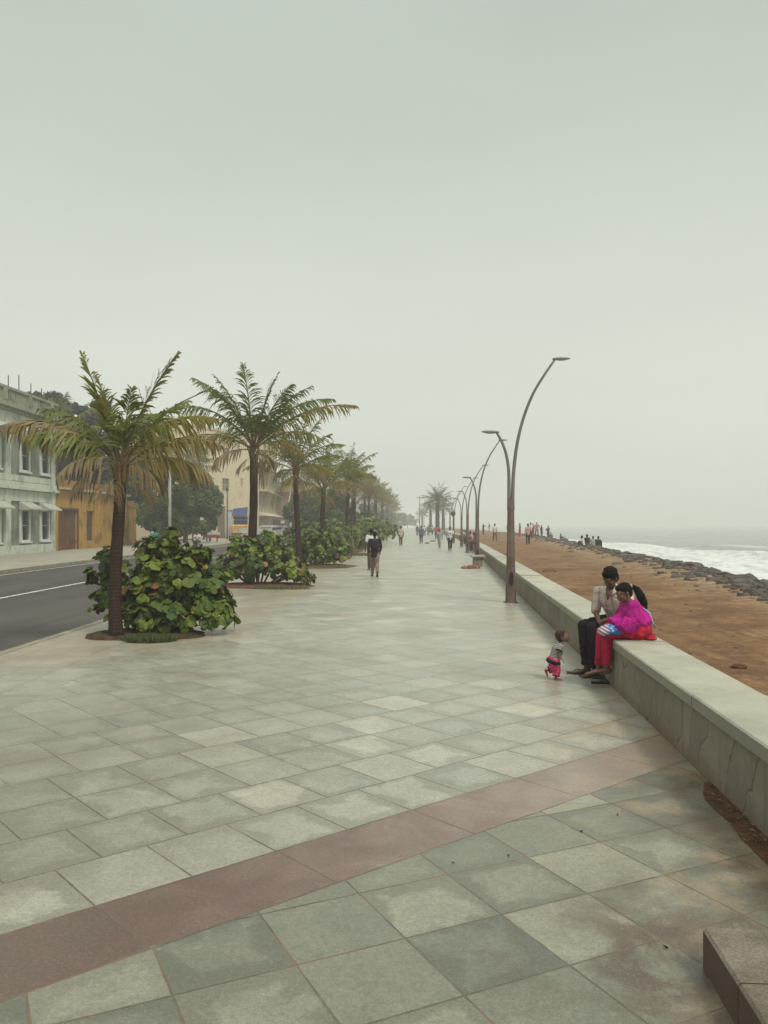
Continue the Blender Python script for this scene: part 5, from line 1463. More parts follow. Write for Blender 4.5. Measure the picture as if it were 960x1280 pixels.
# ---------------------------------------------------------------- buildings
class FW:
    """facade frame: u along the wall, d outwards, z up"""
    def __init__(s, o, u, ref):
        s.o = Vector(o); s.u = Vector(u).normalized(); s.n = Vector((0, 0, 1)).cross(s.u)
        if s.n.dot(Vector(ref)) < 0: s.n = -s.n
        s.M = Matrix((( s.u.x, s.n.x, 0, s.o.x), (s.u.y, s.n.y, 0, s.o.y), (0, 0, 1, s.o.z), (0, 0, 0, 1)))
    def box(s, mb, u0, u1, d0, d1, z0, z1): mb.box(u0, u1, d0, d1, z0, z1, M=s.M)
    def p(s, u, d, z): return s.M @ Vector((u, d, z))
    def wall(s, mb, u0, u1, z0, z1, openings, depth=.25, d=0.0):
        us = sorted(set([u0, u1] + [q for o in openings for q in o[:2]])); zs = sorted(set([z0, z1] + [q for o in openings for q in o[2:4]]))
        for a, b in zip(us, us[1:]):
            for c, e in zip(zs, zs[1:]):
                mu, mz = (a + b) / 2, (c + e) / 2
                if any(o[0] < mu < o[1] and o[2] < mz < o[3] for o in openings): continue
                mb.face([s.p(a, d, c), s.p(b, d, c), s.p(b, d, e), s.p(a, d, e)])
        for (a, b, c, e) in openings:
            for q in (((a, c), (b, c)), ((b, c), (b, e)), ((b, e), (a, e)), ((a, e), (a, c))):
                (x0, y0), (x1, y1) = q; mb.face([s.p(x0, d, y0), s.p(x1, d, y1), s.p(x1, d - depth, y1), s.p(x0, d - depth, y0)])
    def window(s, parent, o, frame_m, pane_m, fw=.10, proud=.05, depth=.18, sill=True, bars=1, d=0.0):
        a, b, c, e = o
        m = MB()
        s.box(m, a - fw, a + .02, d - .02, d + proud, c - fw, e + fw); s.box(m, b - .02, b + fw, d - .02, d + proud, c - fw, e + fw)
        s.box(m, a + .021, b - .021, d - .02, d + proud - .003, e - .02, e + fw - .003); s.box(m, a + .021, b - .021, d - .02, d + proud - .003, c - fw + .003, c + .02)
        w = m.build('window', frame_m, parent)
        m = MB(); s.box(m, a + .001, b - .001, d - depth - .02, d - depth, c + .001, e - .001); m.build('pane', pane_m, w)
        m = MB()
        for i in range(1, bars + 1):
            x = lerp(a, b, i / (bars + 1)); s.box(m, x - .02, x + .02, d - depth + .001, d - depth + .05, c + .002, e - .002)
        z = (c + e) / 2; s.box(m, a + .002, b - .002, d - depth + .002, d - depth + .045, z - .02, z + .02)
        m.build('glazing_bar', frame_m, w)
        if sill:
            m = MB(); s.box(m, a - fw - .05, b + fw + .05, d + proud + .001, d + proud + .10, c - fw - .02, c - fw + .08); m.build('sill', frame_m, w)
        return w
    def awning(s, parent, a, b, ztop, drop, proj, m_, name='awning'):
        m = MB(); th = .035
        P = lambda u, d, z: s.p(u, d, z)
        m.face([P(a, .05, ztop), P(b, .05, ztop), P(b, proj, ztop - drop), P(a, proj, ztop - drop)])
        m.face([P(a, .05, ztop - th), P(a, proj, ztop - drop - th), P(b, proj, ztop - drop - th), P(b, .05, ztop - th)])
        for u in (a, b): m.face([P(u, .05, ztop), P(u, proj, ztop - drop), P(u, proj, ztop - drop - th * 2.5), P(u, .05, ztop - drop - th * 2.5)])
        m.face([P(a, proj, ztop - drop), P(b, proj, ztop - drop), P(b, proj, ztop - drop - th * 2.5), P(a, proj, ztop - drop - th * 2.5)])
        return m.build(name, m_, parent)

MINT = m_plaster('mint_white_plaster', (.50, .55, .47), (.17, .19, .14), .62)
PANEL = m_plaster('grey_green_plaster', (.22, .24, .20), (.10, .11, .085), .75)
OLD = m_plaster('weathered_parapet', (.27, .29, .22), (.10, .10, .075), .85)
WFR = mat('window_frame_white', (.55, .60, .54), .7, .15, 4); AWN = m_plaster('awning_sheet', (.40, .42, .36), (.22, .21, .17), .5, 2)
GL = m_glass()
# A: mint colonial house
A = thing('colonial_house', 'two-storey mint and grey colonial house with white framed windows at the left edge', 'house', (-23.2, 50, 0))
inv = Matrix.Translation((23.2, -50, 0))
fa = FW((0, -14, 0), (0, 1, 0), (1, 0, 0))   # u=0 at Y=36
U = lambda Y: Y - 36
W0, W1 = U(36), U(58.4)
wins = []
for base in (0, -7.3, -14.6):
    for (y0, y1) in ((53.1, 54.3), (56.2, 57.45)):
        wins.append((U(y0 + base), U(y1 + base)))
wins = [w for w in wins if w[0] > .5]
b = MB()
ops = [(a, c, .85, 2.75) for a, c in wins] + [(a, c, 5.35, 7.3) for a, c in wins]
fa.wall(b, W0, W1, 0, 9.2, ops, .22)
b.face([fa.p(W1, 0, 0), fa.p(W1, -11, 0), fa.p(W1, -11, 9.2), fa.p(W1, 0, 9.2)])
b.face([fa.p(W0, 0, 0), fa.p(W0, 0, 9.2), fa.p(W0, -11, 9.2), fa.p(W0, -11, 0)])
b.face([fa.p(W0, -11, 0), fa.p(W0, -11, 9.2), fa.p(W1, -11, 9.2), fa.p(W1, -11, 0)])
b.build('wall', PANEL, A)
b = MB(); fa.box(b, W0, W1, -11, 0, 9.201, 9.25); b.build('roof', OLD, A)
b = MB()
for Yp in (36.6, 43.7, 51.1, 58.05):
    fa.box(b, U(Yp) - .38, U(Yp) + .35, .002, .14, 0, 4.05); fa.box(b, U(Yp) - .38, U(Yp) + .35, .002, .14, 4.6, 9.0)
for z0, z1, d in ((0, .55, .16), (3.35, 4.06, .10), (4.62, 5.0, .10), (8.2, 9.0, .10)): fa.box(b, W0 + .01, W1 - .004, .003, d, z0, z1)
b.build('pilasters', MINT, A)
b = MB(); fa.box(b, W0 - .1, W1 + .25, .001, .34, 4.08, 4.28); fa.box(b, W0 - .1, W1 + .12, .001, .2, 4.285, 4.58); b.build('string_course', MINT, A)
b = MB(); fa.box(b, W0 - .1, W1 + .35, .001, .50, 9.05, 9.24); fa.box(b, W0 - .1, W1 + .22, .001, .30, 8.86, 9.047); b.build('cornice', OLD, A)
b = MB(); fa.box(b, W0, W1 + .1, .10, .34, 9.245, 9.45); fa.box(b, W0, W1 + .1, .08, .36, 10.14, 10.30)
k = W0
i = 0
while k < W1 - .1:
    if i % 13 == 0: fa.box(b, k, k + .5, .06, .38, 9.451, 10.139); k += .62
    else: fa.box(b, k, k + .11, .16, .28, 9.451, 10.139); k += .24
    i += 1
b.build('balustrade', OLD, A)
b = MB()
for Yp in (49.4, 51.6, 53.1, 54.9, 56.6, 57.6, 50.3): b.tube([fa.p(U(Yp), -.1, 10.2), fa.p(U(Yp), -.1, 11.0 + .6 * ((Yp * 7) % 1))], [.03, .03], 5)
b.build('iron_rods', mat('rusty_iron', (.06, .045, .04), .9), A)
for a, c in wins:
    fa.window(A, (a, c, .85, 2.75), WFR, GL, .16, .07, .18); fa.window(A, (a, c, 5.35, 7.3), WFR, GL, .16, .07, .18)
    fa.awning(A, a - .35, c + .35, 3.35, .45, .85, AWN); fa.awning(A, a - .35, c + .45, 8.2, .75, 1.1, AWN)
# B: yellow wall building
YEL = m_plaster('ochre_plaster', (.42, .245, .060), (.10, .06, .03), .9, 1.3)
YLD = m_plaster('stained_ochre', (.30, .17, .06), (.09, .05, .03), .8, 2)
Bh = thing('yellow_building', 'single-storey weathered ochre building with wooden door beside the mint house', 'building', (-23.2, 66, 0))
fb = FW((0, -7.55, 0), (0, 1, 0), (1, 0, 0)); UB = lambda Y: Y - 58.45
b = MB(); ops = [(UB(59.5), UB(62.9), 0.02, 2.95), (UB(65.0), UB(66.7), .6, 2.95)]
fb.wall(b, 0, 16.2, 0, 4.38, ops, .3)
for u in (16.2,): b.face([fb.p(u, 0, 0), fb.p(u, -8, 0), fb.p(u, -8, 4.38), fb.p(u, 0, 4.38)])
b.build('wall', YEL, Bh)
b = MB(); fb.box(b, 0, 16.3, -8, -.3, 4.30, 4.40); b.build('roof', YLD, Bh)
b = MB(); fb.box(b, 0.02, 16.3, -.3, -.05, 4.55, 5.15); b.build('parapet', YLD, Bh)
b = MB(); fb.box(b, 0.02, 16.5, -.3, .38, 4.382, 4.545); b.build('cornice', m_plaster('pale_ledge', (.42, .37, .23), (.2, .15, .09), .6), Bh)
b = MB()
for u in (8.9, 11.2, 13.6, 15.6): fb.box(b, u, u + .45, .002, .16, 0, 4.37)
b.build('pilasters', YEL, Bh)
WD = m_rust('weathered_door', (.075, .032, .018), (.15, .07, .035), 3)
b = MB(); fb.box(b, UB(59.52), UB(61.18), -.22, -.14, .03, 2.93); fb.box(b, UB(61.20), UB(62.88), -.22, -.14, .03, 2.93)
for i in range(9): fb.box(b, UB(59.6) + i * .37, UB(59.6) + i * .37 + .05, -.139, -.115, .05, 2.9)
dr = b.build('door', WD, Bh); b = MB(); fb.box(b, UB(59.3), UB(59.5), -.02, .06, 0, 3.1); fb.box(b, UB(62.9), UB(63.1), -.02, .06, 0, 3.1); fb.box(b, UB(59.505), UB(62.895), -.02, .057, 2.95, 3.1); b.build('frame', WD, dr)
b = MB(); fb.box(b, UB(65.02), UB(66.68), -.27, -.24, .62, 2.93)
for i in range(18): fb.box(b, UB(65.03), UB(66.67), -.239, -.19, .66 + i * .127, .72 + i * .127)
b.build('window', m_rust('shutter_wood', (.09, .055, .03), (.17, .11, .06), 4), Bh)
gp = thing('gate_pillar', 'lower ochre gate pillar at the right end of the yellow building', 'pillar', (-23.2, 76.4, 0))
b = MB(); b.box(-.7, .1, -1.2, 1.2, 0, 3.45); b.build('shaft', YEL, gp); b = MB(); b.box(-.8, .2, -1.3, 1.3, 3.452, 3.62); b.box(-.55, .0, -1, 1, 3.625, 4.05); b.build('cap', YLD, gp)

# C: cream block, oblique side wall and street face
CRM = m_plaster('cream_paint', (.60, .515, .36), (.36, .30, .20), .35, .5); SHU = m_plaster('dull_shutter', (.17, .145, .10), (.11, .09, .06), .4); CRD = mat('cream_trim', (.55, .49, .35), .8, .1)
DG = m_glass('shaded_glass', (.07, .06, .05))
Cb = thing('apartment_block', 'four-storey cream block with awnings above its windows behind the second palm', 'building', (-18.7, 122, 0))
HC = 14.6
fs = FW((0, 0, 0), (-9.3, -22, 0), (1, -.3, 0)); ft = FW((0, 0, 0), (-1.0, 28, 0), (1, 0, 0))
LS = math.hypot(9.3, 22)
# map a pixel column on the side wall to u
def u_side(px):
    # point = (-18.7,122)+u*dir ; X/Y=(px-480)/F
    k = (px - 480) / F; dx, dy = fs.u.x, fs.u.y
    return (k * 122 + 18.7) / (dx - k * dy)
def zz(px, v):
    u = u_side(px); Yc = 122 + fs.u.y * u; return PZ(v, Yc)
sw = []
for (pa, pb, va, vb) in ((277.5, 286, 559, 575), (277.5, 286, 597.5, 613.5), (251, 257, 561, 572), (251, 257, 602, 611), (296, 298.5, 556, 566), (301, 303, 598, 606)):
    ua, ub = sorted((u_side(pa), u_side(pb))); sw.append((ua, ub, zz(pa, vb), zz(pa, va)))
ua, ub = sorted((u_side(272), u_side(282))); door = (ua, ub, .02, 4.4)
ua, ub = sorted((u_side(284.5), u_side(291))); door2 = (ua, ub, .02, 3.9)
b = MB(); fs.wall(b, 0, LS, 0, HC, sw + [door, door2], .25)
tw = []
cols = [2.0, 7.5, 12.5, 19, 24]
for z0 in (1.0, 4.7, 8.3, 11.5):
    for c_ in cols: tw.append((c_, c_ + (2.6 if c_ < 15 else 3), z0, z0 + 1.9))
ft.wall(b, 0, 28.02, 0, HC, tw, .3)
pts = [fs.p(0, 0, 0), ft.p(28.02, 0, 0), V(-14, 28, 0), V(-14, -20, 0), fs.p(LS, 0, 0)]
for a, c_ in zip(pts[1:], pts[2:]): b.face([a, c_, c_ + V(0, 0, HC), a + V(0, 0, HC)])
b.build('wall', CRM, Cb)
b = MB(); b.face([p + V(0, 0, HC - .1) for p in pts]); b.build('roof', CRM, Cb)
b = MB(); fs.box(b, .2, LS, -.2, .12, HC, HC + .35); ft.box(b, 0, 28.1, -.2, .35, HC + .001, HC + .4); b.build('cornice', CRD, Cb)
for o_ in sw: fs.window(Cb, o_, CRD, SHU, .12, .06, .1, sill=False)
for o_ in tw: ft.window(Cb, o_, CRD, DG, .15, .08, .25, bars=2)
for z0 in (3.45, 7.1, 10.6):
    ft.awning(Cb, .8, 17.2, z0 + .35, .55, 1.5, CRD); ft.awning(Cb, 18.2, 27.6, z0 + .35, .55, 1.5, CRD)
b = MB()
for u in (.1, 5.6, 11, 17.5, 22.6, 27.3): ft.box(b, u, u + .45, .002, .30, 0, HC - .01)
b.build('pilasters', CRD, Cb)
b = MB(); fs.box(b, door[0] + .01, door[1] - .01, -.2, -.15, .02, 4.38); b.build('door', SHU, Cb)
b = MB(); fs.box(b, door2[0] + .01, door2[1] - .01, -.2, -.15, .02, 3.88); b.build('door', mat('pale_blue_shutter', (.42, .45, .52), .6, .15, 2), Cb)
# small shop kiosk with blue fascia in front of it
BLU = mat('blue_fascia', (.022, .036, .15), .5, .2, 2)
Yk = 112; kx0, kx1 = PX(292.5, Yk), PX(309, Yk); zt = PZ(636, Yk); 
K = thing('shop_kiosk', 'small shop front with blue fascia beside the cream block', 'shop', ((kx0 + kx1) / 2, Yk, 0))
hw = (kx1 - kx0) / 2
b = MB(); b.box(-hw, hw, .01, 2.4, 0, zt - .1); b.build('wall', mat('kiosk_cream', (.48, .43, .33), .8, .15, 2), K)
b = MB(); M_ = Matrix(); b.box(-hw - .05, hw + .05, -.12, 0, 1.95, 2.45); b.box(-hw - .1, hw + .1, -.16, .0, 2.6, 2.95); b.build('fascia', BLU, K)
b = MB(); b.face([V(-hw - .1, .0, zt), V(hw + .1, .0, zt + .25), V(hw + .1, -1.1, 3.0), V(-hw - .1, -1.1, 3.0)]); b.face([V(-hw - .1, .0, zt - .04), V(-hw - .1, -1.1, 2.96), V(hw + .1, -1.1, 2.96), V(hw + .1, .0, zt + .21)]); b.build('awning', BLU, K)
b = MB(); b.box(-hw + .15, hw - .15, -.03, .0, .15, 1.9); b.build('shutter', mat('white_shutter', (.50, .49, .46), .6, .1, 3), K)

# D: older building with balustraded roof; E: white building
Yd = 150
D = thing('old_building', 'brownish building with balustraded roof terrace beyond the cream block', 'building', (PX(360, Yd), Yd, 0))
DB = m_plaster('brown_plaster', (.22, .135, .105), (.13, .09, .07), .5); DY = m_plaster('dull_yellow_plaster', (.38, .31, .16), (.24, .19, .12), .5)
fd = FW((-2.4, 0, 0), (1, 0, 0), (0, -1, 0))
b = MB(); fd.wall(b, 0, 8.0, 0, 9.2, [(1.0, 1.9, 6.3, 7.6), (5.9, 6.9, 3.6, 5.4)], .2); b.box(-2.4, 5.6, .5, 10, 0, 9.15); b.build('wall', DB, D)
b = MB(); fd.box(b, -.1, 8.1, .001, .3, 7.8, 9.2); b.build('frieze', DY, D)
b = MB(); fd.box(b, -.2, 8.2, -.2, .4, 9.25, 9.5); fd.box(b, -.2, 8.2, -.1, .3, 11.0, 11.3)
for i in range(30): fd.box(b, i * .27, i * .27 + .12, 0, .2, 9.501, 10.999)
b.build('balustrade', m_plaster('grey_terrace', (.17, .145, .125), (.09, .08, .07), .6), D)
b = MB(); b.tube([V(.55, -.35, 1.5), V(.55, -.35, 4.8), V(.55, -.35, 8.0)], [(.9, .08), (.8, .08), (.05, .05)], 4, lat=(1, 0, 0)); b.build('white_gable', mat('white_gable_paint', (.55, .50, .46), .8), D)
b = MB(); b.tube([V(.55, -.46, 4.35), V(.55, -.46, 5.6)], [(.28, .02), (.10, .02)], 4, lat=(1, 0, 0)); b.build('window', DG, D)
Ye = 175
E = thing('white_building', 'pale hazy three-storey building behind the fourth and fifth palms', 'building', (PX(428, Ye), Ye, 0))
fe = FW((-4, 0, 0), (1, 0, 0), (0, -1, 0)); ops = [(x, x + 1.1, z, z + 1.5) for x in (.8, 3.2, 5.6) for z in (1.2, 4.4, 7.6)]
b = MB(); fe.wall(b, 0, 8, 0, 10.2, ops, .2); b.box(-4, 4, .4, 12, 0, 10.15); b.build('wall', mat('pale_wall', (.50, .48, .44), .85, .12, .6), E)
for o_ in ops: fe.window(E, o_, CRD, DG, .1, .05, .15, sill=False)
b = MB(); fe.box(b, -.2, 8.2, -.2, .3, 10.201, 10.6); b.build('cornice', CRD, E)
Yg = 235
for i, (u, w, h, lab) in enumerate([(455, 12, 9, 'farthest pale building glimpsed left between palm trunks'), (478, 12, 8, 'farthest pale building glimpsed right between palm trunks')]):
    t = thing('distant_building', lab, 'building', (PX(u, Yg + 30 * i) - 6, Yg + 30 * i, 0)); fg = FW((-w / 2, 0, 0), (1, 0, 0), (0, -1, 0))
    ops = [(x, x + 1.3, z, z + 1.6) for x in (1, 4, 7, 9.6) for z in (1.2, 4.6)]
    b = MB(); fg.wall(b, 0, w, 0, h, ops, .2); b.box(-w / 2, w / 2, .4, 8, 0, h - .03); b.build('wall', mat('pale_wall', (.5, .48, .44)), t)
    for o_ in ops: fg.window(t, o_, CRD, DG, .1, .05, .15, sill=False)
    b = MB(); fg.box(b, -.2, w + .2, -.2, .3, h + .001, h + .4); b.build('cornice', CRD, t)

# ---------------------------------------------------------------- broadleaf trees
BL = m_leaf('broad_leaf', [(0, (.025, .042, .010)), (.5, (.060, .098, .020)), (.85, (.11, .155, .030)), (1, (.16, .18, .05))], .6, .15, .2, .25)
BLD = m_leaf('dark_broad_leaf', [(0, (.012, .018, .010)), (.6, (.022, .034, .015)), (1, (.04, .055, .022))], .6, .1, .3, .25)
TB = mat('tree_bark', (.075, .055, .042), .9, .3, 6, .4)
def tree(X, Y, lumps, n, ls, label, seed, leafm=BL, trunk_h=2.2, group='broadleaf trees across the road', name='broadleaf_tree'):
    t = thing(name, label, 'tree', (X, Y, 0), 0, group); rnd = random.Random(seed)
    vols = [(a * b * c) ** .667 for (_, _, _, a, b, c) in lumps]; tot = sum(vols)
    b = MB(); sub = []
    for (x, y, z, a, b_, c) in lumps:   # secondary clumps for an uneven outline
        for _ in range(16):
            th = rnd.uniform(0, 6.28); cz = rnd.uniform(-.6, 1); sz = math.sqrt(1 - cz * cz)
            sub.append((x + a * .86 * sz * math.cos(th), y + b_ * .86 * sz * math.sin(th), z + c * .86 * cz, rnd.uniform(.18, .34) * (a + b_ + c) / 3))
    for _ in range(n):
        x, y, z, r = rnd.choice(sub); th = rnd.uniform(0, 6.28); cz = rnd.uniform(-1, 1); sz = math.sqrt(1 - cz * cz); d = V(sz * math.cos(th), sz * math.sin(th), cz)
        p = V(x, y, z) + d * r * rnd.uniform(.35, 1.08)
        nn = (d + V(rnd.uniform(-.8, .8), rnd.uniform(-.8, .8), rnd.uniform(-.2, 1))).normalized(); u = nn.orthogonal().normalized(); u = Matrix.Rotation(rnd.uniform(0, 6.28), 3, nn) @ u; w = nn.cross(u); l = ls * rnd.uniform(.6, 1.3)
        tone = max(.011, min(.99, rnd.uniform(.05, .75) + .25 * cz * rnd.random()))
        b.face([p - u * l, p + w * l * .5, p + u * l, p - w * l * .5], 0, tone)
    b.build('crown', leafm, t)
    b = MB(); b.tube([V(0, 0, -.1), V(.05, 0, trunk_h * .5), V(0, 0, trunk_h)], [.28, .22, .18], 8)
    for (x, y, z, a, b_, c) in lumps: b.tube([V(0, 0, trunk_h * .8), lerp(V(0, 0, trunk_h), V(x, y, z), .5) + V(0, 0, .2), V(x, y, z)], [.14, .09, .04], 6)
    b.build('trunk', TB, t)
    return t
tree(-18.2, 72, [(0, 0, 4.2, 2.6, 2.4, 2.6), (1.0, 0, 2.6, 2.2, 2.2, 2.0), (-1.6, 0, 5.4, 2.0, 2, 1.8), (-.6, 0, 2.4, 2.4, 2, 2)], 22000, .17, 'round dark green tree overhanging the far pavement behind the white pole', 1)
tree(-20.3, 85, [(0, 0, 5.0, 3.1, 2.6, 3.0), (1.7, 0, 3.8, 2.2, 2.2, 2.4), (-2.2, 0, 4.4, 2.4, 2.2, 2.8), (.6, 0, 2.2, 2.6, 2.2, 1.8), (-1.5, 0, 2.2, 2.6, 2.2, 1.8), (.8, -.5, 3.8, 2.2, 2, 2.2)], 26000, .19, 'dense green tree spreading in front of the cream block', 2)
tree(-26.5, 80, [(0, 0, 5.0, 3, 3, 3.4), (2.0, 0, 3.4, 2.6, 2.5, 2.8), (-3, 0, 6.2, 3, 3, 3)], 12000, .2, 'dark tree close behind the gate pillar', 3)
tree(-28.8, 80, [(0, 0, 11.2, 3.4, 3, 3), (3.0, 1, 7.9, 2.6, 3, 2.9), (-3.2, 0, 10.4, 2.6, 3, 2.4), (3.5, 1, 5.6, 2.6, 3, 2.8), (0, 0, 5.2, 3.6, 3, 2.6), (-3.5, 0, 6.2, 3.2, 3, 3), (1.5, -1, 7.2, 3, 2.5, 2.5), (-1.5, -1, 7.6, 3, 2.5, 2.5)], 34000, .30, 'big blackish tree filling the gap above the yellow building', 4, BLD, 4)
tree(-34.5, 85, [(0, 0, 13.7, 2.3, 2.5, 1.7), (2.2, 0, 12.0, 2.6, 3, 2.2), (-2, 0, 11, 3, 3, 3), (1, 0, 9.5, 3, 3, 2.5)], 12000, .22, 'dark round treetop showing above the mint house roof', 5, BLD, 6)
tree(PX(388, 98), 98, [(0, 0, 3.2, 2.4, 2.2, 2.4), (1.6, 0, 4.4, 1.8, 1.8, 1.8), (-1.4, 0, 3.6, 1.8, 1.8, 1.8)], 8000, .22, 'green tree across the road between the third and fourth palms', 6)
tree(PX(412, 92), 92, [(0, 0, 3.6, 1.8, 1.8, 2.2), (1, 0, 5.0, 1.3, 1.3, 1.3)], 5000, .22, 'small green tree behind the fourth palm', 7)
tree(PX(428, 110), 110, [(0, 0, 2.4, 2.6, 2, 1.9), (2.4, 0, 2.2, 2.2, 2, 1.7), (-2, 0, 2.4, 2, 2, 1.8)], 6000, .25, 'low bushy tree in front of the pale hazy building', 8)
for i, (u, Y) in enumerate([(444, 170), (462, 200), (478, 240), (497, 330), (511, 380), (518, 470)]):
    tree(PX(u, Y) - 4, Y, [(0, 0, 4, 4, 3, 3.6), (4, 0, 3.4, 3.4, 3, 3.0), (-4, 0, 3.6, 3.4, 3, 3.2)], 4500, .4, 'hazy tree mass far behind the palm trunks', 20 + i, BL, 2, 'far trees in the haze')

# ---------------------------------------------------------------- road lamp, poles
POLE = mat('pale_pole', (.42, .42, .37), .6, .12, 2)
t = thing('road_lamp', 'tall pale road lamp pole with one rising arm behind the nearest palm', 'street lamp', (-15.45, 60, 0))
b = MB(); b.tube([V(0, 0, -.02), V(0, 0, 4), V(0, 0, 10.3)], [.13, .11, .07], 10); b.build('pole', POLE, t, True)
b = MB(); b.tube([V(0, 0, 10.1), V(.8, -.1, 10.65), V(2.1, -.3, 11.2)], [.05, .045, .04], 6); b.build('arm', mat('dark_arm', (.07, .06, .06), .7), t, True)
b = MB(); b.tube([V(2.0, -.3, 11.17), V(2.3, -.34, 11.32), V(2.75, -.4, 11.45), V(2.85, -.4, 11.47)], [(.05, .04), (.13, .07), (.11, .05), (.03, .02)], 10, lat=(0, 1, 0)); b.build('lamp_head', mat('dark_arm', (.07, .06, .06)), t, True)
Yp = 106; t = thing('lamp_post', 'thin dark lamp post standing before the cream block doors', 'lamp post', (PX(284, Yp), Yp, 0))
b = MB(); b.tube([V(0, 0, 0), V(0, 0, PZ(613, Yp))], [.10, .06], 6); b.build('pole', mat('dark_post', (.045, .04, .05), .7), t)
b = MB(); b.ball(V(0, 0, PZ(612, Yp)), .17, .17, .26, 10, 8); b.build('lantern', mat('dark_post', (.045, .04, .05)), t, True)
for i, (u, Y, h) in enumerate([(524.6, 150, 7.0), (530, 230, 8)]):
    t = thing('pole', ['thin grey pole above the crowd left of the date palm', 'fainter thin pole in the haze left of the date palm'][i], 'pole', (PX(u, Y), Y, 0)); b = MB(); b.tube([V(0, 0, 0), V(0, 0, h)], [.09, .06], 6); b.build('shaft', mat('grey_pole', (.2, .2, .19)), t)
    b = MB(); b.box(-.6, .6, -.04, .04, h - .3, h - .2); b.build('crossbar', mat('grey_pole', (.2, .2, .19)), t)

# ---------------------------------------------------------------- vehicles
TY = mat('tyre_rubber', (.015, .014, .015), .8); CHR = mat('dull_chrome', (.35, .35, .35), .35, .1, 5, 0, .5, .8); BLK = mat('black_plastic', (.02, .018, .02), .5)
def wheel(parent, x, y, r, w=.09, name='wheel'):
    n = 18; b = MB(); P = []
    # torus tyre about the x axis
    k = 8; n0 = len(b.v)
    for i in range(n):
        t = 6.283 * i / n
        for j in range(k):
            s = 6.283 * j / k; rr = r - w * .5 + w * .5 * math.cos(s); b.v.append((x + w * .5 * math.sin(s), y + rr * math.cos(t), r + rr * math.sin(t)))
    for i in range(n):
        for j in range(k):
            a = i * k + j; c = i * k + (j + 1) % k; d = ((i + 1) % n) * k + (j + 1) % k; e = ((i + 1) % n) * k + j; b.f.append((a, c, d, e)); b.m.append(0); b.r.append(0)
    wh = b.build(name, TY, parent, True)
    b = MB(); b.tube([V(x - .05, y, r), V(x + .05, y, r)], [.05, .05], 8)
    for i in range(6):
        t = i * 1.047; b.tube([V(x, y, r), V(x, y + math.cos(t) * (r - w * .7), r + math.sin(t) * (r - w * .7))], [.012, .012], 4)
    b.build('rim', CHR, wh); return wh
def motorcycle(loc, rz, label, paint, group=None):
    t = thing('motorcycle', label, 'motorcycle', loc, rz, group)
    wheel(t, 0, -.62, .30); wheel(t, 0, .62, .30)
    b = MB(); b.tube([V(0, -.62, .30), V(0, -.25, .45), V(0, .25, .42), V(0, .42, .80)], [.04, .05, .05, .035], 6); b.tube([V(-.07, .62, .30), V(-.07, .42, .92)], [.02, .025], 6); b.tube([V(.07, .62, .30), V(.07, .42, .92)], [.02, .025], 6); b.build('frame', BLK, t)
    b = MB(); b.tube([V(0, -.12, .40), V(0, .05, .36), V(0, .22, .42)], [(.12, .12), (.15, .15), (.1, .1)], 10); b.build('engine', CHR, t)
    b = MB(); b.tube([V(0, -.02, .80), V(0, .1, .86), V(0, .28, .86), V(0, .40, .80)], [(.08, .05), (.14, .10), (.14, .10), (.07, .06)], 12, lat=(1, 0, 0)); b.build('fuel_tank', paint, t, True)
    b = MB(); b.tube([V(0, -.62, .84), V(0, -.45, .82), V(0, -.1, .80), V(0, .02, .80)], [(.08, .04), (.13, .05), (.12, .05), (.07, .04)], 12, lat=(1, 0, 0)); b.build('seat', BLK, t, True)
    b = MB(); b.tube([V(-.36, .30, 1.02), V(-.2, .40, 1.0), V(.2, .40, 1.0), V(.36, .30, 1.02)], [.016] * 4, 6); b.build('handlebar', CHR, t)
    b = MB(); b.ball(V(0, .52, .92), .09, .07, .10, 10, 8); b.build('headlight', CHR, t, True)
    b = MB(); b.tube([V(0, -.95, .50), V(0, -.85, .62), V(0, -.62, .66), V(0, -.40, .60)], [(.07, .015)] * 4, 8, lat=(1, 0, 0)); b.tube([V(0, .95, .46), V(0, .80, .60), V(0, .62, .64), V(0, .45, .58)], [(.06, .012)] * 4, 8, lat=(1, 0, 0)); b.build('mudguard', paint, t)
    b = MB(); b.tube([V(.13, .1, .26), V(.15, -.3, .26), V(.16, -.75, .32)], [.03, .04, .045], 8); b.build('exhaust', CHR, t)
    return t
RP = mat('red_paint', (.25, .03, .03), .35); BP = mat('black_paint', (.025, .025, .03), .35)
mc = motorcycle((PX(246.5, 58), 58, -.14), R(172), 'motorcycle ridden towards the camera by a man in a white shirt', BP)
r_ = person('sit', (PX(246.5, 58), 58.15, .10), R(172), 1.68, 'man in white shirt riding a motorcycle on the road behind the first bush', WHITE, BROWN, 'riders')
GP = 'motorcycles parked by the cream block'
m1 = motorcycle((PX(294, 92), 92, 0), R(60), 'parked motorcycle, leftmost of the row before the blue fascia shop', BP, GP)
for (u, Y, rz, lab) in ((298.5, 93, 66, 'parked motorcycle second in the row before the blue fascia shop'), (303, 94, 58, 'parked motorcycle third in the row, left of the second palm trunk'),
                        (325, 88, 75, 'parked motorcycle just right of the second palm trunk'), (331, 92, 100, 'parked motorcycle beside the white van')):
    dup(m1, (PX(u, Y), Y, 0 if Y > 91.5 else -.14), R(rz), 1, lab, GP)
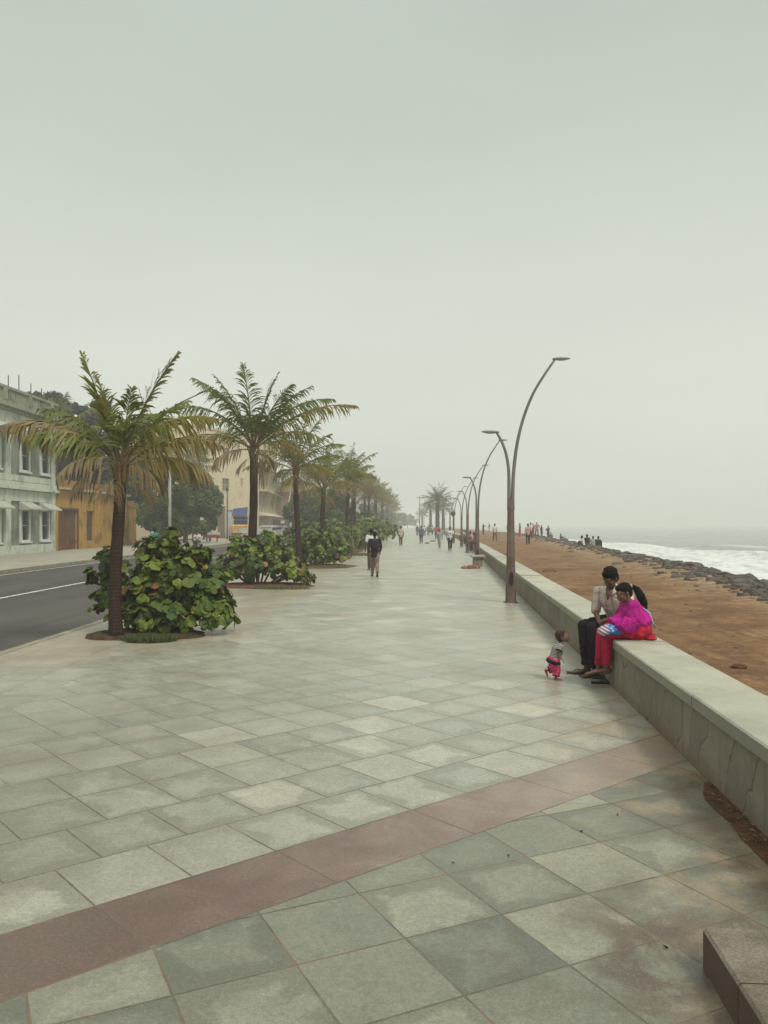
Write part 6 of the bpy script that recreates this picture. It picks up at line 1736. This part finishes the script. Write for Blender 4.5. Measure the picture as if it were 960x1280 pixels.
def rickshaw(loc, rz, label, hood=BLK, mark=True):
    t = thing('auto_rickshaw', label, 'auto rickshaw', loc, rz, 'auto rickshaws on the far side of the road')
    YP = mat('rickshaw_yellow', (.55, .27, .03), .45, .15, 3)
    b = MB(); sec = [(-1.25, .60, .32, .86), (-1.2, .66, .28, .95), (-.4, .68, .28, .95), (.2, .66, .28, .62), (.9, .52, .30, .62), (1.15, .30, .36, 1.05), (1.28, .2, .45, .95)]
    P = []
    n0 = 0
    for (y, w, z0, z1) in sec:
        for (x, z) in ((-w, z0), (w, z0), (w, z1 - .06), (w * .86, z1), (-w * .86, z1), (-w, z1 - .06)): b.v.append((x, y, z))
    for i in range(len(sec) - 1):
        for j in range(6): a = i * 6 + j; c = i * 6 + (j + 1) % 6; b.f.append((a, c, c + 6, a + 6)); b.m.append(0); b.r.append(0)
    b.f.append(tuple(reversed(range(6)))); b.f.append(tuple(range(36, 42))); b.m += [0, 0]; b.r += [0, 0]
    b.build('body', YP, t)
    b = MB(); H = [(-1.27, .60, .951, 1.60), (-1.2, .66, .951, 1.80), (-.3, .68, 1.45, 1.86), (.7, .62, 1.5, 1.84), (.98, .5, 1.55, 1.72)]
    for (y, w, z0, z1) in H:
        for (x, z) in ((-w, z0), (w, z0), (w, z1 - .12), (w * .75, z1), (-w * .75, z1), (-w, z1 - .12)): b.v.append((x, y, z))
    for i in range(len(H) - 1):
        for j in range(6): a = i * 6 + j; c = i * 6 + (j + 1) % 6; b.f.append((a, c, c + 6, a + 6)); b.m.append(0); b.r.append(0)
    b.f.append(tuple(reversed(range(6)))); b.f.append(tuple(range(24, 30))); b.m += [0, 0]; b.r += [0, 0]
    b.build('hood', hood, t)
    b = MB(); b.face([V(-.48, .93, 1.55), V(.48, .93, 1.55), V(.42, 1.16, 1.0), V(-.42, 1.16, 1.0)]); b.build('windscreen', GL, t)
    b = MB()
    for q in (-1, 1): b.tube([V(q * .5, .95, 1.6), V(q * .45, 1.17, 1.0)], [.02, .02], 6); b.tube([V(q * .66, -.35, .95), V(q * .66, -.35, 1.5)], [.02, .02], 6)
    b.build('frame', BLK, t)
    b = MB(); b.ball(V(0, 1.27, .85), .09, .06, .09, 10, 8); b.build('headlight', CHR, t, True)
    wheel(t, -.55, -.85, .22, .1); wheel(t, .55, -.85, .22, .1); wheel(t, 0, .95, .22, .1)
    if mark:
        b = MB(); x = -.30
        for ch_ in range(4):   # blurred white lettering on the hood back: shapes only as legible as the photo
            for (a, c, z0, z1) in (((0, .03, 0, .14), (.03, .11, .11, .14), (.03, .11, 0, .03)), ((0, .03, 0, .14), (.09, .12, 0, .14), (.03, .09, .09, .12)), ((0, .03, 0, .14), (.09, .12, 0, .14), (.045, .075, .03, .14)), ((0, .03, 0, .14), (.03, .10, .11, .14), (.08, .11, .0, .10)))[ch_]:
                b.box(x + a, x + c, -1.292, -1.284, 1.22 + z0, 1.22 + z1)
            x += .16
        b.build('lettering', mat('white_letter', (.65, .65, .63), .6), t)
    return t
rickshaw((PX(352, 101), 101, -.14), R(2), 'black-hooded yellow auto rickshaw with white lettering left of the third palm')
rickshaw((PX(301.5, 100), 100, .0), R(-80), 'yellow auto rickshaw parked under the blue fascia', mat('rickshaw_yellow', (.55, .27, .03)), False)
# dark truck body behind the rickshaw
t = thing('parked_truck', 'dark truck body standing behind the black-hooded rickshaw', 'truck', (PX(352, 122), 122, -.14))
b = MB(); b.box(-.95, .95, -2.3, 2.2, .55, 2.7); b.build('cargo_box', mat('dark_tarp', (.05, .045, .05), .8, .2, 2), t, bevel=.08)
b = MB(); b.tube([V(0, 2.25, .45), V(0, 2.25, 1.3), V(0, 2.4, 2.1)], [(.9, .1), (.9, .1), (.8, .05)], 4, lat=(1, 0, 0)); b.box(-.9, .9, 2.22, 3.6, .45, 1.3); b.box(-.85, .85, 2.22, 3.2, 1.301, 2.15); b.build('cab', mat('cab_paint', (.2, .18, .17), .5), t, bevel=.08)
for x in (-.85, .85):
    for y in (-1.5, 2.8): wheel(t, x, y, .38, .22)
b = MB(); b.box(.15, .75, -2.33, -2.305, 2.2, 2.6); b.build('number_board', mat('pale_board', (.5, .48, .46)), t)
# white van
def van(loc, rz, label):
    t = thing('parked_van', label, 'van', loc, rz)
    WP = mat('white_van_paint', (.52, .51, .47), .4, .08, 2)
    prof = [(-2.0, .35), (-2.05, 1.0), (-1.95, 1.75), (-1.7, 1.9), (.9, 1.9), (1.2, 1.8), (1.65, 1.15), (2.05, 1.0), (2.1, .45), (1.95, .35)]
    b = MB(); k = len(prof)
    for x, q in ((-.80, 1), (-.72, 1.0), (.72, 1), (.80, 1)):
        for (y, z) in prof: b.v.append((x * (1 if z < 1.2 else .93), y * (1 if abs(x) < .75 else .985), z if abs(x) < .75 else min(z, 1.86)))
    for i in range(3):
        for j in range(k): a = i * k + j; c = i * k + (j + 1) % k; b.f.append((a, a + k, c + k, c)); b.m.append(0); b.r.append(0)
    b.f.append(tuple(range(k))); b.f.append(tuple(reversed(range(3 * k, 4 * k)))); b.m += [0, 0]; b.r += [0, 0]
    b.build('body', WP, t)
    for q in (-1, 1):
        b = MB(); b.face([V(q * .765, y, z) for y, z in ((-1.6, 1.15), (-.4, 1.15), (-.4, 1.68), (-1.55, 1.68))]); b.face([V(q * .765, y, z) for y, z in ((-.3, 1.15), (1.35, 1.15), (1.05, 1.68), (-.3, 1.68))]); b.build('side_window', GL, t)
        b = MB(); b.box(q * .72 - .08, q * .72 + .08, 2.07, 2.12, .62, .80); b.build('headlight', CHR, t)
        b = MB(); b.box(q * .72 - .05, q * .72 + .05, -2.09, -2.04, .9, 1.3); b.build('tail_light', RP, t)
        for y in (-1.3, 1.35): wheel(t, q * .74, y, .30, .16)
    b = MB(); b.face([V(-.66, 1.245, 1.74), V(.66, 1.245, 1.74), V(.70, 1.66, 1.19), V(-.70, 1.66, 1.19)]); b.build('windscreen', GL, t)
    b = MB(); b.face([V(-.6, -2.04, 1.15), V(.6, -2.04, 1.15), V(.58, -1.99, 1.65), V(-.58, -1.99, 1.65)]); b.build('rear_window', GL, t)
    return t
van((PX(338.5, 99), 99, -.14), R(80), 'white van parked between the second palm and the rickshaw')
# street cart with a person at the end of the pavement
t = thing('vendor_cart', 'small street cart with red base and white top at the pavement edge', 'cart', (PX(266, 90), 90, 0))
b = MB(); b.box(-.8, .8, -.4, .4, .45, .75); b.build('base', RP, t, bevel=.03); b = MB(); b.box(-.75, .75, -.35, .35, .752, 1.0); b.build('tray', mat('white_tray', (.45, .48, .5)), t, bevel=.03)
for x in (-.55, .55): wheel(t, x, -.42, .28, .07)
person('stand', (PX(262.5, 91), 91, 0), R(150), 1.65, 'person in pale clothes tending the small street cart', GREY, NAVY, 'people across the road')
person('stand', (PX(255, 101), 101, 0), R(150), 1.65, 'person in maroon standing left of the cart', MAROON, BROWN, 'people across the road')

# ---------------------------------------------------------------- haze, light, camera
t = bpy.data.materials.new('haze'); t.use_nodes = True; nt = t.node_tree; nt.nodes.clear()
o_ = nt.nodes.new('ShaderNodeOutputMaterial'); pv = nt.nodes.new('ShaderNodeVolumePrincipled'); pv.inputs['Density'].default_value = HAZE_D if 'HAZE_D' in globals() else .0018
pv.inputs['Color'].default_value = (.92, .94, .91, 1); pv.inputs['Anisotropy'].default_value = .1
nt.links.new(pv.outputs[0], o_.inputs['Volume'])
b = MB(); b.box(-3100, 3600, -300, 3700, -6, 22)
o = b.build('haze', t); tag(o, kind='stuff')

EL, AZ = 52, 142   # sun height; compass-like angle measured clockwise from +Y
w = bpy.data.worlds.new('World'); sc.world = w; w.use_nodes = True
n = w.node_tree.nodes; l = w.node_tree.links; n.clear()
out = n.new('ShaderNodeOutputWorld'); bg = n.new('ShaderNodeBackground'); sky = n.new('ShaderNodeTexSky'); sky.sky_type = 'NISHITA'; sky.sun_disc = False
sky.sun_elevation = R(EL); sky.sun_rotation = R(AZ); sky.air_density = 1.5; sky.dust_density = 4
tc = n.new('ShaderNodeTexCoord'); sep = n.new('ShaderNodeSeparateXYZ'); l.new(tc.outputs['Generated'], sep.inputs[0])
rp = n.new('ShaderNodeValToRGB'); e = rp.color_ramp.elements
SKY = [(0, (4.9, 5.1, 4.65)), (.15, (5.2, 5.45, 4.88)), (.33, (4.85, 5.15, 4.5)), (.52, (3.5, 3.9, 3.4)), (.70, (4.6, 4.9, 4.4)), (1.0, (13, 13, 12))]
rp.color_ramp.interpolation = 'B_SPLINE'
while len(e) < len(SKY): e.new(.5)
for i, (p, c) in enumerate(SKY): e[i].position = p; e[i].color = (*[q / 13 for q in c], 1)
l.new(sep.outputs[2], rp.inputs[0])
mp = n.new('ShaderNodeMapping'); mp.inputs['Scale'].default_value = (1.2, 1.2, 3.5); l.new(tc.outputs['Generated'], mp.inputs[0])
no = n.new('ShaderNodeTexNoise'); no.inputs['Scale'].default_value = 1.6; no.inputs['Detail'].default_value = 5; no.inputs['Roughness'].default_value = .5; l.new(mp.outputs[0], no.inputs['Vector'])
mr = n.new('ShaderNodeMapRange'); mr.inputs[1].default_value = .3; mr.inputs[2].default_value = .7; mr.inputs[3].default_value = .96 * 13; mr.inputs[4].default_value = 1.04 * 13; l.new(no.outputs[0], mr.inputs[0])
vm = n.new('ShaderNodeVectorMath'); vm.operation = 'SCALE'; l.new(rp.outputs[0], vm.inputs[0]); l.new(mr.outputs[0], vm.inputs['Scale'])
mx = n.new('ShaderNodeMix'); mx.data_type = 'RGBA'; mx.inputs[0].default_value = .93; l.new(sky.outputs[0], mx.inputs[6]); l.new(vm.outputs[0], mx.inputs[7])
l.new(mx.outputs[2], bg.inputs[0]); bg.inputs[1].default_value = .10; l.new(bg.outputs[0], out.inputs[0])
sl = bpy.data.lights.new('sun', 'SUN'); sl.energy = 1.5; sl.angle = R(11); sl.color = (1, .93, .82); so = bpy.data.objects.new('sun', sl); COL.objects.link(so)
# direction towards the sun
az = R(AZ); d = Vector((math.sin(az) * math.cos(R(EL)), math.cos(az) * math.cos(R(EL)), math.sin(R(EL))))
so.rotation_euler = d.to_track_quat('Z', 'Y').to_euler(); so.location = (0, 0, 60)

cam = bpy.data.cameras.new('camera'); co = bpy.data.objects.new('camera', cam); COL.objects.link(co)
co.location = (0, 0, H0); co.rotation_euler = (R(90), 0, 0)
cam.sensor_width = 36; cam.lens = F / 1280 * 36; cam.shift_y = (HZ - 640) / 1280.0; cam.clip_end = 9000; cam.clip_start = .05
sc.camera = co
sc.view_settings.view_transform = 'Standard'; sc.view_settings.look = 'None'; sc.view_settings.exposure = 0.48; sc.view_settings.gamma = 1.0
sc.cycles.use_denoising = True; sc.cycles.max_bounces = 6; sc.cycles.diffuse_bounces = 3; sc.cycles.glossy_bounces = 2; sc.cycles.transmission_bounces = 3; sc.cycles.volume_bounces = 1; sc.cycles.transparent_max_bounces = 8
sc.cycles.caustics_reflective = False; sc.cycles.caustics_refractive = False
